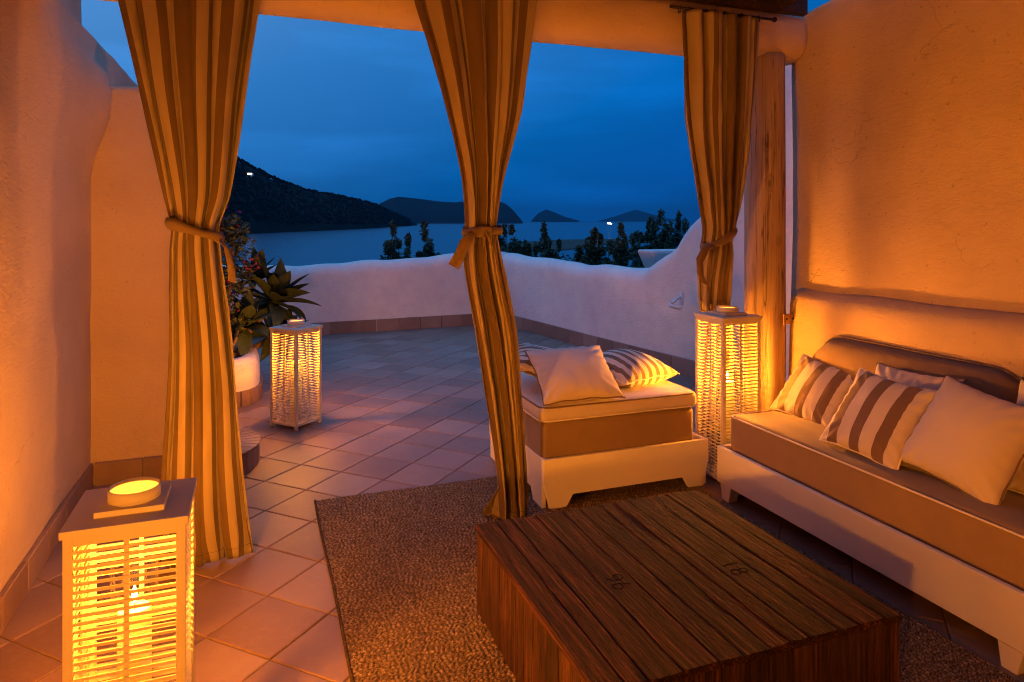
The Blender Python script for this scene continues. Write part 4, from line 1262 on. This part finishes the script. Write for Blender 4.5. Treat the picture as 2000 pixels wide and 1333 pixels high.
def sofa():
    X0, X1, Y1, Y0 = 2.35, 2.985, 3.14, .2
    zf = 0
    t = empty("sofa", (X0, Y1, 0), 0, "long low sofa with white frame and taupe cushions along the right wall", "sofa")
    L = Y1 - Y0; D = X1 - X0
    obj("front_board", box(0, .024, -L, 0, .085, .28, .003), M["white_paint"], t)
    obj("end_board", frame_board(D - .026, .278, .022, .085, .12, .02), M["white_paint"], t, loc=(.026, -.022, 0))
    for y in (-.012, -1.5, -L + .1):
        bm = bmesh.new(); add_box(bm, .004, .062, y - .10, y - .014, 0, .0845, .002)
        for v in bm.verts:
            if v.co.z < .02: v.co.y += (.02 if v.co.y < y - .05 else -.012)
        obj("foot", bm, M["white_paint"], t)
    obj("platform", box(.026, D, -L, -.026, .14, .20), M["white_paint"], t)
    cl = L - .05
    c = obj("seat_cushion", rounded_block(D - .055, cl, .255, .03, puff=.014, seed=8, wr=.012), M["taupe"], t, loc=(.045 + (D - .055) / 2, -.045 - cl / 2, .202))
    obj("piping", add_tube(bmesh.new(), rect_loop(D - .05, cl + .005, .247, .05), .0042, 6, closed=True), M["pipe_light"], c)
    # two back cushions with quarter-round shoulders, standing against the wall
    for ya, yb, zt, lean in ((-.085, -1.25, .872, 0.0), (-1.265, -2.6, .872, 0.0)):
        n = 22; prof = []
        Lc = ya - yb; rr = .18
        zb = .462
        for i in range(9):
            a = R(180 - 90 * i / 8); prof.append((rr + rr * math.cos(a), zt - rr + rr * math.sin(a)))
        for i in range(1, 8): prof.append((rr + (Lc - 2 * rr) * i / 8, zt))
        for i in range(9):
            a = R(90 - 90 * i / 8); prof.append((Lc - rr + rr * math.cos(a), zt - rr + rr * math.sin(a)))
        bm = bmesh.new(); rows = []
        th = .15
        cols = 11
        for (l, z) in prof:
            row_f = []
            for j in range(cols):
                q = j / (cols - 1)
                row_f.append((l, zb + (z - zb) * q))
            rows.append(row_f)
        front, backv = [], []
        for i, rf in enumerate(rows):
            fr, bk = [], []
            for j, (l, z) in enumerate(rf):
                e = min(1, (len(rows) - 1 - i) / 4, i / 4); q = j / (cols - 1)
                puff = .03 * (math.sin(PI * min(1, q * .9 + .05))) * (max(0, e) ** .5) + .006 * noise.noise(Vector((l * 4, z * 4, ya)))
                base = .475 + .10 * q
                rnd_ = .055 * (max(0, q - .82) / .18) ** 2
                fr.append(bm.verts.new((base - puff + rnd_, ya - l, z - .02 * (max(0, q - .9) / .1) ** 2 * 0)))
                bk.append(bm.verts.new((.625 - .002, ya - l, z - .008)))
            front.append(fr); backv.append(bk)
        for A, B, fl in ((front, None, 0), (backv, None, 1)):
            for a, b in zip(A, A[1:]):
                for j in range(cols - 1):
                    f = bm.faces.new((a[j], a[j + 1], b[j + 1], b[j])); f.smooth = True
        for i in range(len(rows) - 1):
            for j in (0, cols - 1):
                f = bm.faces.new((front[i][j], front[i + 1][j], backv[i + 1][j], backv[i][j])); f.smooth = True
        for i in (0, len(rows) - 1):
            for j in range(cols - 1):
                f = bm.faces.new((front[i][j], front[i][j + 1], backv[i][j + 1], backv[i][j])); f.smooth = True
        o_pts = [v.co.copy() + Vector((-.002, 0, .002)) for v in [r[-1] for r in front]]
        o = obj("back_cushion", bm, M["taupe"], t)
        obj("piping", add_tube(bmesh.new(), o_pts, .004, 6), M["pipe_dark"], o)
sofa()

def pillow_mesh(w, h, T, seed, pinch=.085):
    n = 36; V = {}
    bm = bmesh.new()
    def edge(u, v):
        x = w / 2 * u * (1 - pinch * (1 - v * v) * abs(u) ** 2)
        y = h / 2 * v * (1 - pinch * (1 - u * u) * abs(v) ** 2)
        return x, y
    grids = []
    for s in (1, -1):
        g = []
        for j in range(n + 1):
            row = []
            for i in range(n + 1):
                u, v = 2 * i / n - 1, 2 * j / n - 1
                u = math.sin(u * PI / 2) * .55 + u * .45; v = math.sin(v * PI / 2) * .55 + v * .45
                x, y = edge(u, v)
                f = max(0, (1 - u ** 2) * (1 - v ** 2)) ** .50
                z = s * T / 2 * f
                k = (1 - f) * min(1, f * 4)
                ang = math.atan2(v, u)
                z += s * .006 * k * math.sin(ang * 23 + seed) + .010 * f * noise.noise(Vector((x * 7 + seed, y * 7, s)))
                z += s * .004 * f * noise.noise(Vector((x * 22 + seed, y * 11, s * 2)))
                row.append((i, j, s, bm.verts.new((x, y, z))) if (s == 1 or (0 < i < n and 0 < j < n)) else (i, j, s, grids[0][j][i][3]))
            g.append(row)
        grids.append(g)
    for s, g in zip((1, -1), grids):
        for j in range(n):
            for i in range(n):
                q = [g[j][i][3], g[j][i + 1][3], g[j + 1][i + 1][3], g[j + 1][i][3]]
                f = bm.faces.new(q if s == 1 else q[::-1]); f.smooth = True
    loop = []
    m = 20
    for side in range(4):
        for i in range(m):
            q = 2 * i / m - 1; u, v = ((q, -1), (1, q), (-q, 1), (-1, -q))[side]
            x, y = edge(u, v); loop.append((x, y, .003 * math.sin(9 * q + side)))
    return bm, loop
def pillow(label, center, axes, w, h, T, mat, pipe, seed, group, spin=0.0):
    """axes = (direction of the pillow's width, direction of its height)."""
    bm, loop = pillow_mesh(w, h, T, seed)
    ux = Vector(axes[0]).normalized(); uy = Vector(axes[1]); uy = (uy - ux * uy.dot(ux)).normalized(); uz = ux.cross(uy)
    Mx = Matrix((ux, uy, uz)).transposed() @ Matrix.Rotation(spin, 3, 'Z')
    o = obj("pillow", bm, mat, loc=center, rot=Mx.to_euler())
    tag(o, label, "pillow", group)
    obj("piping", add_tube(bmesh.new(), loop, .0042, 6, closed=True), pipe, o)
    return o
GS, GO = "pillows on the sofa", "pillows on the ottoman"
# sofa: width runs along -Y, height leans back towards the wall
pillow("wide-striped pillow at the far end of the sofa next to the tall lantern", (2.79, 2.88, .592), ((0.05, -1, -.08), (.36, .12, .48)), .42, .36, .14, M["pillow_wide"], M["pipe_light"], 1, GS)
pillow("wide-striped pillow in the middle of the sofa, in front of a plain cream one", (2.60, 2.33, .625), ((.02, -1, -.05), (.27, .06, .36)), .41, .40, .14, M["pillow_wide"], M["pipe_light"], 2, GS)
pillow("plain cream pillow leaning behind the middle striped pillow", (2.76, 2.33, .64), ((0, -1, .03), (.22, 0, .37)), .45, .40, .12, M["cream"], M["pipe_dark"], 3, GS)
pillow("large plain cream pillow with dark piping, whole and foremost on the sofa", (2.63, 1.925, .645), ((-.05, -1, -.12), (.24, .04, .37)), .44, .42, .20, M["cream"], M["pipe_dark"], 4, GS)
pillow("plain cream pillow cut by the picture edge behind the large cream pillow", (2.77, 1.66, .66), ((0, -1, -.04), (.18, 0, .40)), .45, .43, .13, M["cream"], M["pipe_light"], 5, GS)
# ottoman
pillow("striped pillow at the back of the ottoman, half under the cream pillow", (1.60, 3.74, .665), ((.35, .95, .1), (-.94, .34, .28)), .44, .44, .15, M["pillow_fine"], M["pipe_light"], 6, GO)
pillow("plain cream pillow on the ottoman, leaning on two striped ones", (1.635, 3.445, .662), ((1, -.08, .02), (.02, .30, .20)), .46, .40, .15, M["cream"], M["pipe_dark"], 7, GO)
pillow("striped pillow lying flat at the right side of the ottoman", (2.08, 3.66, .615), ((.95, .29, .0), (-.29, .95, .10)), .46, .44, .20, M["pillow_fine"], M["pipe_light"], 8, GO)

# ------------------------------------------------------------------ tap on the side parapet
tp = empty("wall_tap", (3.80, 5.62, .76), R(-8), "white water tap on a bracket on the side parapet above the tall lantern", "tap")
obj("plate", box(-.008, .012, -.035, .035, -.06, .06, .003), M["white_metal"], tp)
obj("pipe", add_tube(bmesh.new(), [(0, 0, .02), (-.05, -.01, .0), (-.10, -.03, -.03), (-.13, -.05, -.035)], .014, 10), M["white_metal"], tp)
obj("spout", add_tube(bmesh.new(), [(-.13, -.05, -.03), (-.14, -.055, -.055), (-.08, -.16, -.075)], [.02, .018, .016], 10), M["white_metal"], tp)

# ------------------------------------------------------------------ sea haze
hz = obj("haze", box(-21000, 37000, -4000, 30000, SEA - 2.5, 620), None)
tag(hz, "thin blue evening haze over the sea", "haze", kind="stuff")
t = NT("haze_air"); pv = t.new("ShaderNodeVolumePrincipled")
pv.inputs["Color"].default_value = (0.06, 0.26, 0.37, 1); pv.inputs["Density"].default_value = HAZE_DENSITY
t.link(pv.outputs[0], t.out.inputs["Volume"])
hz.data.materials.append(t.m)
